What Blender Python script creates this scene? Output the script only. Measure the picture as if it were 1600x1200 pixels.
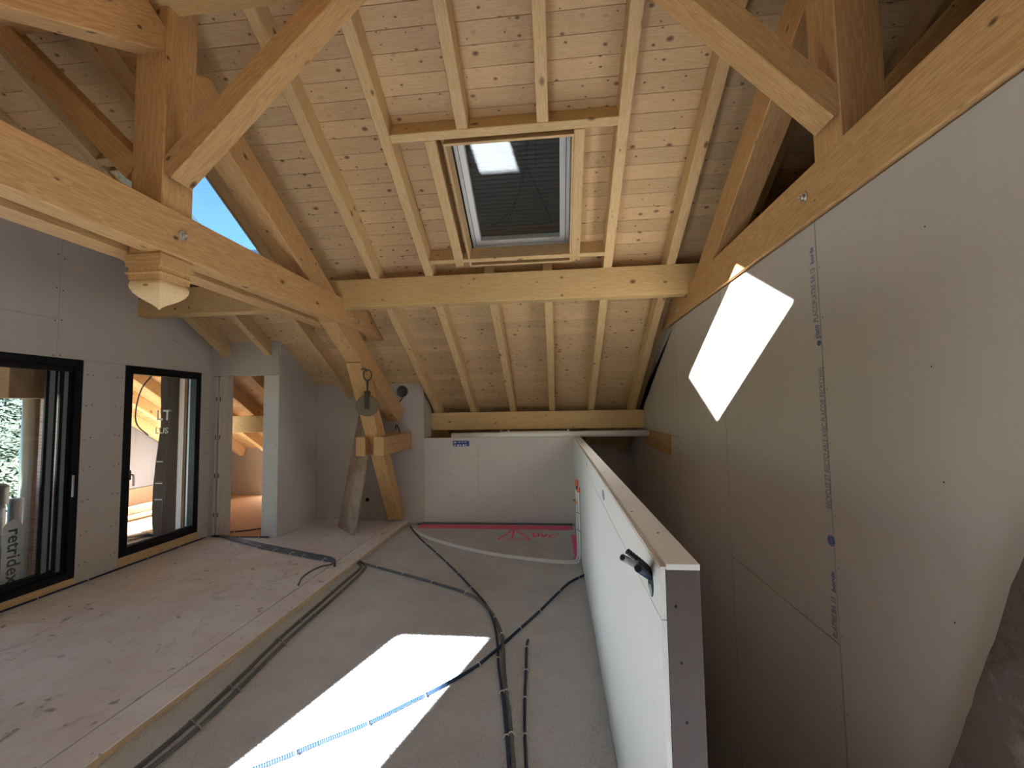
import bpy, bmesh, math, random
from mathutils import Vector, Matrix
random.seed(7)
for _o in list(bpy.data.objects): bpy.data.objects.remove(_o)
S = bpy.context.scene
COL = S.collection

# ------------------------------------------------------------------ camera
FPX, YAW, PIT, ROL, HCAM = 667.7, 0.0995, 0.0615, -0.01623, 1.6
_cy, _sy = math.cos(YAW), math.sin(YAW)
FW = Vector((-_sy*math.cos(PIT), _cy*math.cos(PIT), math.sin(PIT)))
_r0 = Vector((_cy, _sy, 0)); _u0 = _r0.cross(FW)
RT = math.cos(ROL)*_r0 + math.sin(ROL)*_u0
UP = -math.sin(ROL)*_r0 + math.cos(ROL)*_u0
CAM = Vector((0, 0, HCAM))
cd = bpy.data.cameras.new('camera'); cam = bpy.data.objects.new('camera', cd); COL.objects.link(cam)
cd.sensor_width = 36; cd.lens = FPX/1600*36; cd.clip_start = .02; cd.clip_end = 300
cam.matrix_world = Matrix(((RT.x, UP.x, -FW.x, 0), (RT.y, UP.y, -FW.y, 0), (RT.z, UP.z, -FW.z, HCAM), (0, 0, 0, 1)))
S.camera = cam

# ------------------------------------------------------------------ world, sun, exposure
W = bpy.data.worlds.new('sky'); S.world = W; W.use_nodes = True
wn = W.node_tree.nodes; wl = W.node_tree.links; wn.clear()
SUN = Vector((.57, 1, -.57)).normalized()
sky = wn.new('ShaderNodeTexSky'); sky.sky_type = 'NISHITA'; sky.sun_disc = False
sky.sun_elevation = math.asin(-SUN.z); sky.sun_rotation = math.atan2(-SUN.x, -SUN.y)
sky.altitude = 400; sky.air_density = 1.0; sky.dust_density = .4; sky.ozone_density = 2.5
bg = wn.new('ShaderNodeBackground'); bg.inputs['Strength'].default_value = 0.20
wo = wn.new('ShaderNodeOutputWorld'); tn = wn.new('ShaderNodeMix'); tn.data_type = 'RGBA'; tn.blend_type = 'MULTIPLY'; tn.inputs[0].default_value = 1
tn.inputs[7].default_value = (.62, .88, 1.0, 1); wl.new(sky.outputs[0], tn.inputs[6]); wl.new(tn.outputs[2], bg.inputs[0]); wl.new(bg.outputs[0], wo.inputs[0])
sl = bpy.data.lights.new('sun', 'SUN'); sl.energy = 50; sl.angle = math.radians(.53); sl.color = (.95, 1, 1.07)
so = bpy.data.objects.new('sun', sl); COL.objects.link(so)
so.rotation_euler = SUN.to_track_quat('-Z', 'Y').to_euler(); so.location = (-6, -10, 12)
S.view_settings.view_transform = 'Standard'; S.view_settings.look = 'None'
S.view_settings.gamma = 1; S.view_settings.use_curve_mapping = False
S.view_settings.exposure = 1.27
cy = S.cycles
cy.max_bounces = 14; cy.diffuse_bounces = 9; cy.glossy_bounces = 5; cy.transparent_max_bounces = 16; cy.transmission_bounces = 6
cy.sample_clamp_indirect = 6; cy.use_denoising = True; cy.caustics_reflective = False; cy.caustics_refractive = False

def portal(name, loc, nrm, sx, sy, xaxis):
    L = bpy.data.lights.new(name, 'AREA'); L.shape = 'RECTANGLE'; L.size = sx; L.size_y = sy; L.energy = 0
    L.cycles.is_portal = True
    o = bpy.data.objects.new(name, L); COL.objects.link(o)
    z = -Vector(nrm).normalized(); x = Vector(xaxis).normalized(); y = z.cross(x)
    o.matrix_world = Matrix(((x.x, y.x, z.x, loc[0]), (x.y, y.y, z.y, loc[1]), (x.z, y.z, z.z, loc[2]), (0, 0, 0, 1)))

# ------------------------------------------------------------------ roof planes
TAN = .6; CT = 1/math.sqrt(1+TAN*TAN); ST = TAN*CT; RY = 2.14
BP = lambda y: 5.68 - TAN*y            # underside of the ceiling boards, slope in view
RB = lambda y: 5.48 - TAN*y            # underside of the rafters
OP = lambda y: BP(RY) - TAN*(RY-y)     # slope behind the camera
VD = Vector((0, CT, -ST)); VN = Vector((0, ST, CT))       # down slope / out of roof
OD = Vector((0, -CT, -ST)); ON = Vector((0, -ST, CT))
R0 = Vector((0, RY, BP(RY)))

def ray(x, y): return (x-800)/FPX*RT - (y-600)/FPX*UP + FW
def on(x, y, ax, v):
    d = ray(x, y); i = 'XYZ'.index(ax); return CAM + d*((v-CAM[i])/d[i])

# ------------------------------------------------------------------ materials
def mat(name):
    m = bpy.data.materials.new(name); m.use_nodes = True
    n = m.node_tree.nodes; b = n['Principled BSDF']
    return m, n, m.node_tree.links, b
def plain(name, c, rough=.6, metal=0, spec=.5):
    m, n, l, b = mat(name)
    b.inputs['Base Color'].default_value = (*c, 1); b.inputs['Roughness'].default_value = rough
    b.inputs['Metallic'].default_value = metal; b.inputs['Specular IOR Level'].default_value = spec
    return m
def nd(n, t, **k):
    o = n.new(t)
    for a, v in k.items():
        if a in o.inputs: o.inputs[a].default_value = v
        else: setattr(o, a, v)
    return o
def math_(n, l, op, a, b=None, clamp=False):
    o = n.new('ShaderNodeMath'); o.operation = op; o.use_clamp = clamp
    for i, v in enumerate((a, b)):
        if v is None: continue
        if isinstance(v, (int, float)): o.inputs[i].default_value = v
        else: l.new(v, o.inputs[i])
    return o.outputs[0]
def ramp(n, l, src, pts, interp='LINEAR'):
    r = n.new('ShaderNodeValToRGB'); r.color_ramp.interpolation = interp
    e = r.color_ramp.elements
    e[0].position, e[0].color = pts[0][0], (*pts[0][1], 1)
    e[1].position, e[1].color = pts[-1][0], (*pts[-1][1], 1)
    for p, c in pts[1:-1]:
        x = e.new(p); x.color = (*c, 1)
    l.new(src, r.inputs[0]); return r.outputs[0]
def mix(n, l, f, a, b, mode='MIX'):
    o = n.new('ShaderNodeMix'); o.data_type = 'RGBA'; o.blend_type = mode
    for s, v in ((0, f), (6, a), (7, b)):
        if isinstance(v, (int, float)): o.inputs[s].default_value = v
        elif isinstance(v, tuple): o.inputs[s].default_value = (*v, 1)
        else: l.new(v, o.inputs[s])
    return o.outputs[2]
def bump(n, l, h, b, s=.2, d=.01):
    o = nd(n, 'ShaderNodeBump', Strength=s, Distance=d); l.new(h, o.inputs['Height']); l.new(o.outputs[0], b.inputs['Normal'])

def wood(name, c1, c2, knot=(.13, .06, .03), kscale=(3.2, 7), kr=.13, rough=.55, var=.12, grain=1.0, flat=False):
    """spruce: local X runs along the grain; every object gets its own offset"""
    m, n, l, b = mat(name)
    tc = n.new('ShaderNodeTexCoord'); oi = n.new('ShaderNodeObjectInfo')
    off = n.new('ShaderNodeVectorMath'); off.operation = 'MULTIPLY_ADD'
    cb = n.new('ShaderNodeCombineXYZ')
    for i in range(3): l.new(oi.outputs['Random'], cb.inputs[i])
    off.inputs[1].default_value = (37.3, 91.7, 0 if flat else 53.1)
    l.new(cb.outputs[0], off.inputs[0]); l.new(tc.outputs['Object'], off.inputs[2])
    P = off.outputs[0]
    # knots
    mk = nd(n, 'ShaderNodeMapping'); l.new(P, mk.inputs[0]); mk.inputs['Scale'].default_value = (kscale[0], kscale[1], 0 if flat else kscale[1])
    vo = nd(n, 'ShaderNodeTexVoronoi', Scale=1.0, Randomness=1.0); l.new(mk.outputs[0], vo.inputs['Vector'])
    if flat: vo.voronoi_dimensions = '2D'
    # elliptical compensation: knots a little longer than wide
    sc = n.new('ShaderNodeSeparateColor'); l.new(vo.outputs['Color'], sc.inputs[0])
    kd = math_(n, l, 'MULTIPLY', vo.outputs['Distance'], math_(n, l, 'ADD', .7, math_(n, l, 'MULTIPLY', sc.outputs[0], 2.4)))
    # grain
    mg = nd(n, 'ShaderNodeMapping'); l.new(P, mg.inputs[0]); mg.inputs['Scale'].default_value = (.9, 14, 14)
    ns = nd(n, 'ShaderNodeTexNoise', Scale=1.6, Detail=3.0, Roughness=.55, Distortion=.35); l.new(mg.outputs[0], ns.inputs['Vector'])
    # rings bend round the knots
    near = math_(n, l, 'MULTIPLY', math_(n, l, 'SUBTRACT', .55, kd, True), 1.8)
    s = math_(n, l, 'ADD', math_(n, l, 'MULTIPLY', ns.outputs[0], 9*grain), near)
    wv = math_(n, l, 'MULTIPLY', math_(n, l, 'ADD', math_(n, l, 'SINE', math_(n, l, 'MULTIPLY', s, 6.3)), 1), .5)
    nf = nd(n, 'ShaderNodeTexNoise', Scale=1.0, Detail=2.0); mf = nd(n, 'ShaderNodeMapping'); mf.inputs['Scale'].default_value = (6, 160, 160)
    l.new(P, mf.inputs[0]); l.new(mf.outputs[0], nf.inputs['Vector'])
    g = math_(n, l, 'ADD', math_(n, l, 'MULTIPLY', wv, .6), math_(n, l, 'MULTIPLY', nf.outputs[0], .4))
    col = mix(n, l, g, c2, c1)
    # board-to-board tone
    tone = math_(n, l, 'ADD', math_(n, l, 'MULTIPLY', oi.outputs['Random'], var*2), 1-var)
    nb = nd(n, 'ShaderNodeTexNoise', Scale=.9, Detail=2.0); l.new(P, nb.inputs['Vector'])
    tone = math_(n, l, 'MULTIPLY', tone, math_(n, l, 'ADD', math_(n, l, 'MULTIPLY', nb.outputs[0], .3), .85))
    tc3 = n.new('ShaderNodeCombineColor')
    for i in range(3): l.new(tone, tc3.inputs[i])
    col = mix(n, l, 1.0, col, tc3.outputs[0], 'MULTIPLY')
    kf = ramp(n, l, kd, [(kr*.45, (1, 1, 1)), (kr, (.45, .45, .45)), (kr*1.25, (0, 0, 0))])
    if True:   # only a share of the cells carry a knot
        sh = math_(n, l, 'GREATER_THAN', sc.outputs[1], .35)
        kf2 = math_(n, l, 'MULTIPLY', kf, math_(n, l, 'ADD', math_(n, l, 'MULTIPLY', sh, .7), .3))
    col = mix(n, l, kf2, col, knot)
    l.new(col, b.inputs['Base Color']); b.inputs['Roughness'].default_value = rough
    b.inputs['Specular IOR Level'].default_value = .3
    bump(n, l, g, b, .12, .002)
    return m

M = {}
M['board'] = wood('spruce board', (.65, .465, .26), (.55, .36, .18), kscale=(7, 11), kr=.13, flat=True, var=.09, knot=(.19, .095, .05))
M['beam'] = wood('spruce beam', (.57, .355, .165), (.42, .225, .085), kscale=(6, 10), kr=.15, var=.06, knot=(.11, .05, .022))
M['rafter'] = wood('spruce rafter', (.64, .46, .245), (.51, .33, .15), kscale=(7, 11), kr=.16, var=.06, knot=(.18, .085, .04))
M['purlin'] = wood('laminated spruce', (.64, .45, .215), (.53, .335, .13), kscale=(7, 10), kr=.15, var=.05, knot=(.2, .09, .04))
M['turned'] = wood('turned spruce', (.72, .54, .32), (.62, .42, .22), kscale=(2, 5), kr=.06, var=.03)
M['old'] = wood('oak', (.36, .22, .13), (.27, .155, .09), kr=.05, var=.1, rough=.8)
M['dusty'] = wood('dusty spruce edge', (.52, .41, .27), (.42, .31, .19), kr=.1)
M['timber_out'] = wood('outdoor timber', (.45, .36, .26), (.36, .28, .2), kr=.08)

def gypsum(name, c, warm=1.0, blot=.05):
    m, n, l, b = mat(name)
    tc = n.new('ShaderNodeTexCoord')
    a = nd(n, 'ShaderNodeTexNoise', Scale=1.3, Detail=4.0, Roughness=.6); l.new(tc.outputs['Object'], a.inputs['Vector'])
    f = nd(n, 'ShaderNodeTexNoise', Scale=140.0, Detail=2.0); l.new(tc.outputs['Object'], f.inputs['Vector'])
    mp = nd(n, 'ShaderNodeMapping'); mp.inputs['Scale'].default_value = (25, 25, 1.2); l.new(tc.outputs['Object'], mp.inputs[0])
    st = nd(n, 'ShaderNodeTexNoise', Scale=1.0, Detail=1.0); l.new(mp.outputs[0], st.inputs['Vector'])
    k = math_(n, l, 'ADD', math_(n, l, 'MULTIPLY', a.outputs[0], blot*2), math_(n, l, 'MULTIPLY', f.outputs[0], .10))
    k = math_(n, l, 'ADD', k, math_(n, l, 'MULTIPLY', st.outputs[0], .05))
    k = math_(n, l, 'ADD', k, .925-blot)
    # scuffs: thin pale scratches
    mq = nd(n, 'ShaderNodeMapping'); mq.inputs['Scale'].default_value = (1, 3.2, 1.0); mq.inputs['Rotation'].default_value = (.6, 0, 0); l.new(tc.outputs['Object'], mq.inputs[0])
    q = nd(n, 'ShaderNodeTexNoise', Scale=1.1, Detail=2.0, Distortion=.4); l.new(mq.outputs[0], q.inputs['Vector'])
    qs = math_(n, l, 'SUBTRACT', 1.0, math_(n, l, 'MULTIPLY', math_(n, l, 'ABSOLUTE', math_(n, l, 'SUBTRACT', q.outputs[0], .63)), 260), True)
    cc = n.new('ShaderNodeCombineColor')
    for i in range(3): l.new(k, cc.inputs[i])
    col = mix(n, l, 1.0, c, cc.outputs[0], 'MULTIPLY')
    col = mix(n, l, math_(n, l, 'MULTIPLY', qs, .03), col, (.75, .74, .72))
    l.new(col, b.inputs['Base Color']); b.inputs['Roughness'].default_value = .7; b.inputs['Specular IOR Level'].default_value = .3
    bump(n, l, f.outputs[0], b, .08, .001)
    return m
M['gyp'] = gypsum('plasterboard face', (.475, .435, .39))
M['gypw'] = gypsum('plasterboard ivory face', (.68, .675, .66))
M['gypb'] = gypsum('plasterboard mid grey face', (.56, .54, .505))
M['gypback'] = gypsum('plasterboard brown back paper', (.088, .07, .066))
M['gypcore'] = gypsum('raw gypsum edge', (.66, .63, .59), blot=.12)

def screed():
    m, n, l, b = mat('cement screed')
    tc = n.new('ShaderNodeTexCoord'); v = tc.outputs['Object']
    a = nd(n, 'ShaderNodeTexNoise', Scale=1.1, Detail=5.0, Roughness=.6); l.new(v, a.inputs['Vector'])
    f = nd(n, 'ShaderNodeTexNoise', Scale=75.0, Detail=3.0, Roughness=.6); l.new(v, f.inputs['Vector'])
    g = nd(n, 'ShaderNodeTexVoronoi', Scale=60.0); l.new(v, g.inputs['Vector'])
    w = nd(n, 'ShaderNodeTexNoise', Scale=6.0, Detail=3.0); l.new(v, w.inputs['Vector'])
    k = math_(n, l, 'ADD', math_(n, l, 'MULTIPLY', a.outputs[0], .35), math_(n, l, 'MULTIPLY', f.outputs[0], .25))
    k = math_(n, l, 'ADD', k, math_(n, l, 'MULTIPLY', w.outputs[0], .15))
    col = ramp(n, l, k, [(.22, (.40, .41, .415)), (.38, (.54, .55, .555)), (.55, (.64, .65, .655))])
    l.new(col, b.inputs['Base Color']); b.inputs['Roughness'].default_value = .85; b.inputs['Specular IOR Level'].default_value = .3
    h = math_(n, l, 'ADD', math_(n, l, 'MULTIPLY', g.outputs['Distance'], .5), f.outputs[0])
    bump(n, l, h, b, .9, .010)
    return m
M['screed'] = screed()

def osb(name, c1, c2, c3, dirt=.35):
    m, n, l, b = mat(name)
    tc = n.new('ShaderNodeTexCoord'); v = tc.outputs['Object']
    mp = nd(n, 'ShaderNodeMapping'); mp.inputs['Scale'].default_value = (4, 34, 34); l.new(v, mp.inputs[0])
    a = nd(n, 'ShaderNodeTexNoise', Scale=1.5, Detail=4.0, Distortion=.8); l.new(mp.outputs[0], a.inputs['Vector'])
    d = nd(n, 'ShaderNodeTexNoise', Scale=1.6, Detail=6.0, Roughness=.65); l.new(v, d.inputs['Vector'])
    s = nd(n, 'ShaderNodeTexNoise', Scale=11.0, Detail=4.0, Roughness=.6, Distortion=.3); l.new(v, s.inputs['Vector'])
    col = ramp(n, l, a.outputs[0], [(.3, c2), (.6, c1)])
    col = mix(n, l, ramp(n, l, d.outputs[0], [(.42, (0, 0, 0)), (.62, (1, 1, 1))]), col, c3)
    e = nd(n, 'ShaderNodeTexNoise', Scale=3.1, Detail=8.0, Roughness=.75, Distortion=1.2); l.new(v, e.inputs['Vector'])
    col = mix(n, l, math_(n, l, 'MULTIPLY', ramp(n, l, e.outputs[0], [(.56, (0, 0, 0)), (.72, (1, 1, 1))]), dirt), col, (.25, .21, .19))
    sp = ramp(n, l, s.outputs[0], [(.64, (0, 0, 0)), (.70, (1, 1, 1))])
    col = mix(n, l, math_(n, l, 'MULTIPLY', sp, dirt), col, (.12, .1, .1))
    l.new(col, b.inputs['Base Color']); b.inputs['Roughness'].default_value = .75; b.inputs['Specular IOR Level'].default_value = .3
    bump(n, l, a.outputs[0], b, .1, .002)
    return m
M['deck'] = osb('dusty floor panel', (.68, .63, .61), (.60, .545, .52), (.72, .71, .72), .65)
M['deck2'] = osb('warm floor panel', (.56, .34, .18), (.45, .25, .12), (.5, .32, .19), .3)
M['osb'] = osb('dusty fibre plank', (.36, .25, .185), (.24, .155, .11), (.45, .34, .27), .4)
M['rough'] = osb('rough brown formwork', (.09, .068, .053), (.05, .037, .03), (.11, .09, .075), .8)
M['black'] = plain('black lacquered aluminium', (.004, .004, .005), .5, 0, .25)
M['strip'] = plain('grey rubber seal', (.13, .15, .17), .5)
M['reveal'] = plain('blue grey sheet metal', (.28, .31, .36), .4, .3)
M['peach'] = plain('peach timber edge', (.65, .38, .22), .7)
M['steel'] = plain('zinc plated steel', (.62, .6, .56), .3, 1)
M['galv'] = plain('dull galvanised steel', (.58, .57, .54), .5)
M['white'] = plain('white lacquered window frame', (.80, .80, .78), .35)
M['pvc'] = plain('white plastic pipe', (.80, .79, .76), .35)
M['grey'] = plain('grey corrugated plastic', (.095, .10, .10), .42)
M['lgrey'] = plain('light grey plastic', (.35, .35, .34), .5)
M['dark'] = plain('black plastic', (.012, .013, .018), .4)
M['navy'] = plain('dark blue plastic', (.012, .022, .055), .4)
M['blue'] = plain('blue corrugated plastic', (.007, .024, .058), .5)
M['clip'] = plain('white cable clip', (.75, .75, .73), .4)
M['iron'] = plain('rusty iron', (.065, .05, .035), .75, .5)
M['bronze'] = plain('tarnished disc', (.13, .10, .06), .65, .3)
M['pink'] = plain('fluorescent pink paint', (.95, .09, .28), .8)
M['orange'] = plain('orange fitting', (.75, .15, .05), .5)
M['copper'] = plain('copper', (.7, .33, .17), .35, 1)
M['hole'] = plain('dark void', (.006, .006, .006), .9)
M['ink'] = plain('grey blue ink', (.19, .20, .25), .8)
M['inkb'] = plain('blue ink', (.09, .12, .28), .8)
M['tag'] = plain('blue tag', (.01, .035, .19), .4)
M['felt'] = plain('grey roofing underlay', (.09, .085, .085), .7)
M['tarp'] = plain('brown grey membrane', (.17, .16, .155), .5)
M['tarpink'] = plain('pale print', (.38, .37, .36), .6)
M['shutter'] = plain('dark shutter slat', (.018, .02, .022), .4)
M['terr'] = osb('pale terrace deck', (.17, .145, .12), (.12, .095, .075), (.2, .18, .16), .4)
M['render'] = plain('grey white render', (.20, .19, .20), .85)
M['bag'] = plain('translucent grey wrap', (.08, .10, .12), .5)
M['bag2'] = plain('blue grey wrap band', (.02, .035, .05), .5)
M['label'] = plain('white label', (.75, .77, .82), .5)
M['clear'] = plain('silvery plastic film', (.5, .55, .55), .2, .2)
M['bark'] = plain('grey bark', (.06, .045, .035), .9)

def glassm(name, refl=1.0, tint=(.96, .98, .97)):
    m = bpy.data.materials.new(name); m.use_nodes = True
    n = m.node_tree.nodes; l = m.node_tree.links; n.clear()
    o = n.new('ShaderNodeOutputMaterial'); mx = n.new('ShaderNodeMixShader')
    t = n.new('ShaderNodeBsdfTransparent'); t.inputs[0].default_value = (*tint, 1)
    g = n.new('ShaderNodeBsdfGlossy'); g.inputs['Roughness'].default_value = 0.0
    ge = n.new('ShaderNodeNewGeometry'); dp = n.new('ShaderNodeVectorMath'); dp.operation = 'DOT_PRODUCT'
    l.new(ge.outputs['Normal'], dp.inputs[0]); l.new(ge.outputs['Incoming'], dp.inputs[1])
    c = math_(n, l, 'ABSOLUTE', dp.outputs['Value'])       # Schlick reflectance, the same from both faces
    f = math_(n, l, 'ADD', math_(n, l, 'MULTIPLY', math_(n, l, 'POWER', math_(n, l, 'SUBTRACT', 1.0, c), 5.0), .92), .08)
    l.new(math_(n, l, 'MULTIPLY', f, refl, True), mx.inputs[0])
    l.new(t.outputs[0], mx.inputs[1]); l.new(g.outputs[0], mx.inputs[2]); l.new(mx.outputs[0], o.inputs[0])
    return m
M['glass'] = glassm('window glass', 1.0)

def printed():
    m, n, l, b = mat('pink insulation board print')
    tc = n.new('ShaderNodeTexCoord')
    br = nd(n, 'ShaderNodeTexBrick', Scale=16.0); l.new(tc.outputs['Object'], br.inputs['Vector'])
    br.inputs['Color1'].default_value = (.55, .36, .42, 1); br.inputs['Color2'].default_value = (.68, .52, .55, 1); br.inputs['Mortar'].default_value = (.78, .7, .7, 1)
    br.inputs['Mortar Size'].default_value = .05
    mp = nd(n, 'ShaderNodeMapping'); mp.inputs['Rotation'].default_value = (math.pi/2, 0, 0); l.new(tc.outputs['Object'], mp.inputs[0]); l.new(mp.outputs[0], br.inputs['Vector'])
    l.new(br.outputs[0], b.inputs['Base Color']); b.inputs['Roughness'].default_value = .8
    return m
M['xps'] = printed()
def foliage():
    m, n, l, b = mat('blue green needles')
    tc = n.new('ShaderNodeTexCoord'); a = nd(n, 'ShaderNodeTexNoise', Scale=2.2, Detail=3.0); l.new(tc.outputs['Object'], a.inputs['Vector'])
    l.new(ramp(n, l, a.outputs[0], [(.35, (.018, .03, .016)), (.65, (.05, .065, .035))]), b.inputs['Base Color'])
    b.inputs['Roughness'].default_value = .7
    return m
M['leaf'] = foliage()

# ------------------------------------------------------------------ geometry helpers
def link(name, me, m=None, parent=None, mw=None, smooth=False):
    o = bpy.data.objects.new(name, me); COL.objects.link(o)
    if m is not None:
        me.materials.clear()
        for k in (m if isinstance(m, (list, tuple)) else [m]): me.materials.append(M[k] if isinstance(k, str) else k)
    if mw is not None: o.matrix_world = mw
    if parent is not None:
        w = o.matrix_world.copy(); o.parent = parent; o.matrix_parent_inverse = parent.matrix_world.inverted(); o.matrix_world = w
    if smooth:
        for p in me.polygons: p.use_smooth = True
    return o
def tag(o, label=None, cat=None, group=None, kind=None):
    if label: o['label'] = label
    if cat: o['category'] = cat
    if group: o['group'] = group
    if kind: o['kind'] = kind
    return o
def empty(name, loc, label=None, cat=None, group=None, kind=None):
    o = bpy.data.objects.new(name, None); COL.objects.link(o); o.location = loc; o.empty_display_size = .1
    o.matrix_world = Matrix.Translation(loc)
    return tag(o, label, cat, group, kind)
def frame(x, z, loc):
    x = Vector(x).normalized(); z = Vector(z); z = (z - x*z.dot(x)).normalized(); y = z.cross(x)
    return Matrix(((x.x, y.x, z.x, loc[0]), (x.y, y.y, z.y, loc[1]), (x.z, y.z, z.z, loc[2]), (0, 0, 0, 1)))
def prism_me(name, sec, L0, L1, shear0=None, shear1=None, taper=None):
    """section (y,z) list swept along local X; shear = function(y,z) adding to x at the ends"""
    bm = bmesh.new(); a = []; b = []
    for (y, z) in sec:
        a.append(bm.verts.new((L0 + (shear0(y, z) if shear0 else 0), y, z)))
        b.append(bm.verts.new((L1 + (shear1(y, z) if shear1 else 0), y, z)))
    k = len(sec)
    bm.faces.new(a[::-1]); bm.faces.new(b)
    for i in range(k): bm.faces.new((a[i], a[(i+1) % k], b[(i+1) % k], b[i]))
    bmesh.ops.recalc_face_normals(bm, faces=bm.faces)
    me = bpy.data.meshes.new(name); bm.to_mesh(me); bm.free(); return me
def octo(w, h, c=.004):
    w /= 2; h /= 2
    return [(-w+c, -h), (w-c, -h), (w, -h+c), (w, h-c), (w-c, h), (-w+c, h), (-w, h-c), (-w, -h+c)]
def beam(name, p0, p1, w, h, m, up=(0, 0, 1), parent=None, c=.004, s0=None, s1=None):
    """timber from p0 to p1 (centre line), w across, h along up; s0/s1: end skew dx per unit local z"""
    p0 = Vector(p0); p1 = Vector(p1); L = (p1-p0).length
    me = prism_me(name, octo(w, h, c), -L/2, L/2, (lambda y, z: s0*z) if s0 else None, (lambda y, z: s1*z) if s1 else None)
    return link(name, me, m, parent, frame(p1-p0, up, (p0+p1)/2))
def box(name, a, b, m, parent=None, c=.0, long=None):
    """axis aligned box between corners a and b; local X along its longest side"""
    a = Vector([min(x, y) for x, y in zip(a, b)]) if False else Vector((min(a[0], b[0]), min(a[1], b[1]), min(a[2], b[2]))), Vector((max(a[0], b[0]), max(a[1], b[1]), max(a[2], b[2])))
    lo, hi = a; d = hi-lo; ctr = (lo+hi)/2
    i = max(range(3), key=lambda k: d[k]) if long is None else long
    ax = Vector([1 if k == i else 0 for k in range(3)])
    up = Vector((0, 0, 1)) if i != 2 else Vector((0, -1, 0))
    mw = frame(ax, up, ctr)
    R = mw.to_3x3().transposed()
    dl = R @ d; dl = Vector([abs(v) for v in dl])
    if c: me = prism_me(name, octo(dl.y, dl.z, c), -dl.x/2, dl.x/2)
    else: me = prism_me(name, [(-dl.y/2, -dl.z/2), (dl.y/2, -dl.z/2), (dl.y/2, dl.z/2), (-dl.y/2, dl.z/2)], -dl.x/2, dl.x/2)
    return link(name, me, m, parent, mw)
def boxes_me(name, L):
    vs = []; fs = []
    for (a, b) in L:
        k = len(vs)
        for z in (a[2], b[2]):
            for (x, y) in ((a[0], a[1]), (b[0], a[1]), (b[0], b[1]), (a[0], b[1])): vs.append((x, y, z))
        fs += [(k, k+3, k+2, k+1), (k+4, k+5, k+6, k+7), (k, k+1, k+5, k+4), (k+1, k+2, k+6, k+5), (k+2, k+3, k+7, k+6), (k+3, k, k+4, k+7)]
    me = bpy.data.meshes.new(name); me.from_pydata(vs, [], fs); me.update(); return me
def poly(name, pts, ax, lo, hi, m, parent=None):
    """polygon (two coords) extruded along axis ax between lo and hi, world coords"""
    bm = bmesh.new(); i = 'XYZ'.index(ax)
    def P(p, v):
        q = list(p); q.insert(i, v); return bm.verts.new(q)
    a = [P(p, lo) for p in pts]; b = [P(p, hi) for p in pts]; k = len(pts)
    bm.faces.new(a); bm.faces.new(b[::-1])
    for j in range(k): bm.faces.new((a[j], a[(j+1) % k], b[(j+1) % k], b[j]))
    bmesh.ops.recalc_face_normals(bm, faces=bm.faces)
    me = bpy.data.meshes.new(name); bm.to_mesh(me); bm.free()
    c = sum((v.co for v in me.vertices), Vector())/len(me.vertices)
    me.transform(Matrix.Translation(-c))
    return link(name, me, m, parent, Matrix.Translation(c))
def cr(pts, step):
    pts = [Vector(p) for p in pts]
    if len(pts) == 2:
        n = max(1, int((pts[1]-pts[0]).length/step)); return [pts[0].lerp(pts[1], k/n) for k in range(n+1)]
    q = [2*pts[0]-pts[1]] + pts + [2*pts[-1]-pts[-2]]; out = []
    for i in range(1, len(q)-2):
        a, b, c, d = q[i-1:i+3]; n = max(1, int((c-b).length/step))
        for k in range(n):
            t = k/n
            out.append(.5*((2*b) + (c-a)*t + (2*a-5*b+4*c-d)*t*t + (3*b-a-3*c+d)*t**3))
    out.append(pts[-1]); return out
def tube_me(name, path, r, seg=8, rib=0, closed=False):
    vs = []; fs = []; n = len(path); prev = None
    for i, p in enumerate(path):
        if closed: t = (path[(i+1) % n]-path[i-1]).normalized()
        else: t = (path[min(i+1, n-1)]-path[max(i-1, 0)]).normalized()
        if prev is None:
            u = t.orthogonal().normalized() if abs(t.z) > .9 else Vector((0, 0, 1)).cross(t).normalized()
        else: u = (prev - t*prev.dot(t)).normalized()
        prev = u; w = t.cross(u)
        rr = r*(1-rib*(i % 2))
        for k in range(seg):
            a = 2*math.pi*k/seg; vs.append(p + rr*(math.cos(a)*u + math.sin(a)*w))
    for i in range(n if closed else n-1):
        j = (i+1) % n
        for k in range(seg): fs.append((i*seg+k, i*seg+(k+1) % seg, j*seg+(k+1) % seg, j*seg+k))
    if not closed:
        fs.append(tuple(range(seg))[::-1]); fs.append(tuple((n-1)*seg+k for k in range(seg)))
    me = bpy.data.meshes.new(name); me.from_pydata(vs, [], fs); me.update(); return me
def tube(name, pts, r, m, parent=None, step=.04, seg=8, rib=0, closed=False):
    path = cr(pts, step) if not closed else [Vector(p) for p in pts]
    me = tube_me(name, path, r, seg, rib, closed)
    c = path[0].copy(); me.transform(Matrix.Translation(-c))
    return link(name, me, m, parent, Matrix.Translation(c), smooth=not rib)
def lathe(name, prof, loc, axis, m, parent=None, seg=24):
    """profile of (r, h) along axis"""
    vs = []; fs = []
    for r, h in prof:
        for k in range(seg): a = 2*math.pi*k/seg; vs.append((r*math.cos(a), r*math.sin(a), h))
    for i in range(len(prof)-1):
        for k in range(seg): fs.append((i*seg+k, i*seg+(k+1) % seg, (i+1)*seg+(k+1) % seg, (i+1)*seg+k))
    fs.append(tuple(range(seg))[::-1]); fs.append(tuple((len(prof)-1)*seg+k for k in range(seg)))
    me = bpy.data.meshes.new(name); me.from_pydata(vs, [], fs); me.update()
    mw = Vector(axis).to_track_quat('Z', 'Y').to_matrix().to_4x4(); mw.translation = loc
    o = link(name, me, m, parent, mw)
    for p in me.polygons: p.use_smooth = len(p.vertices) == 4
    me.set_sharp_from_angle(angle=.6)
    return o
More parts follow.
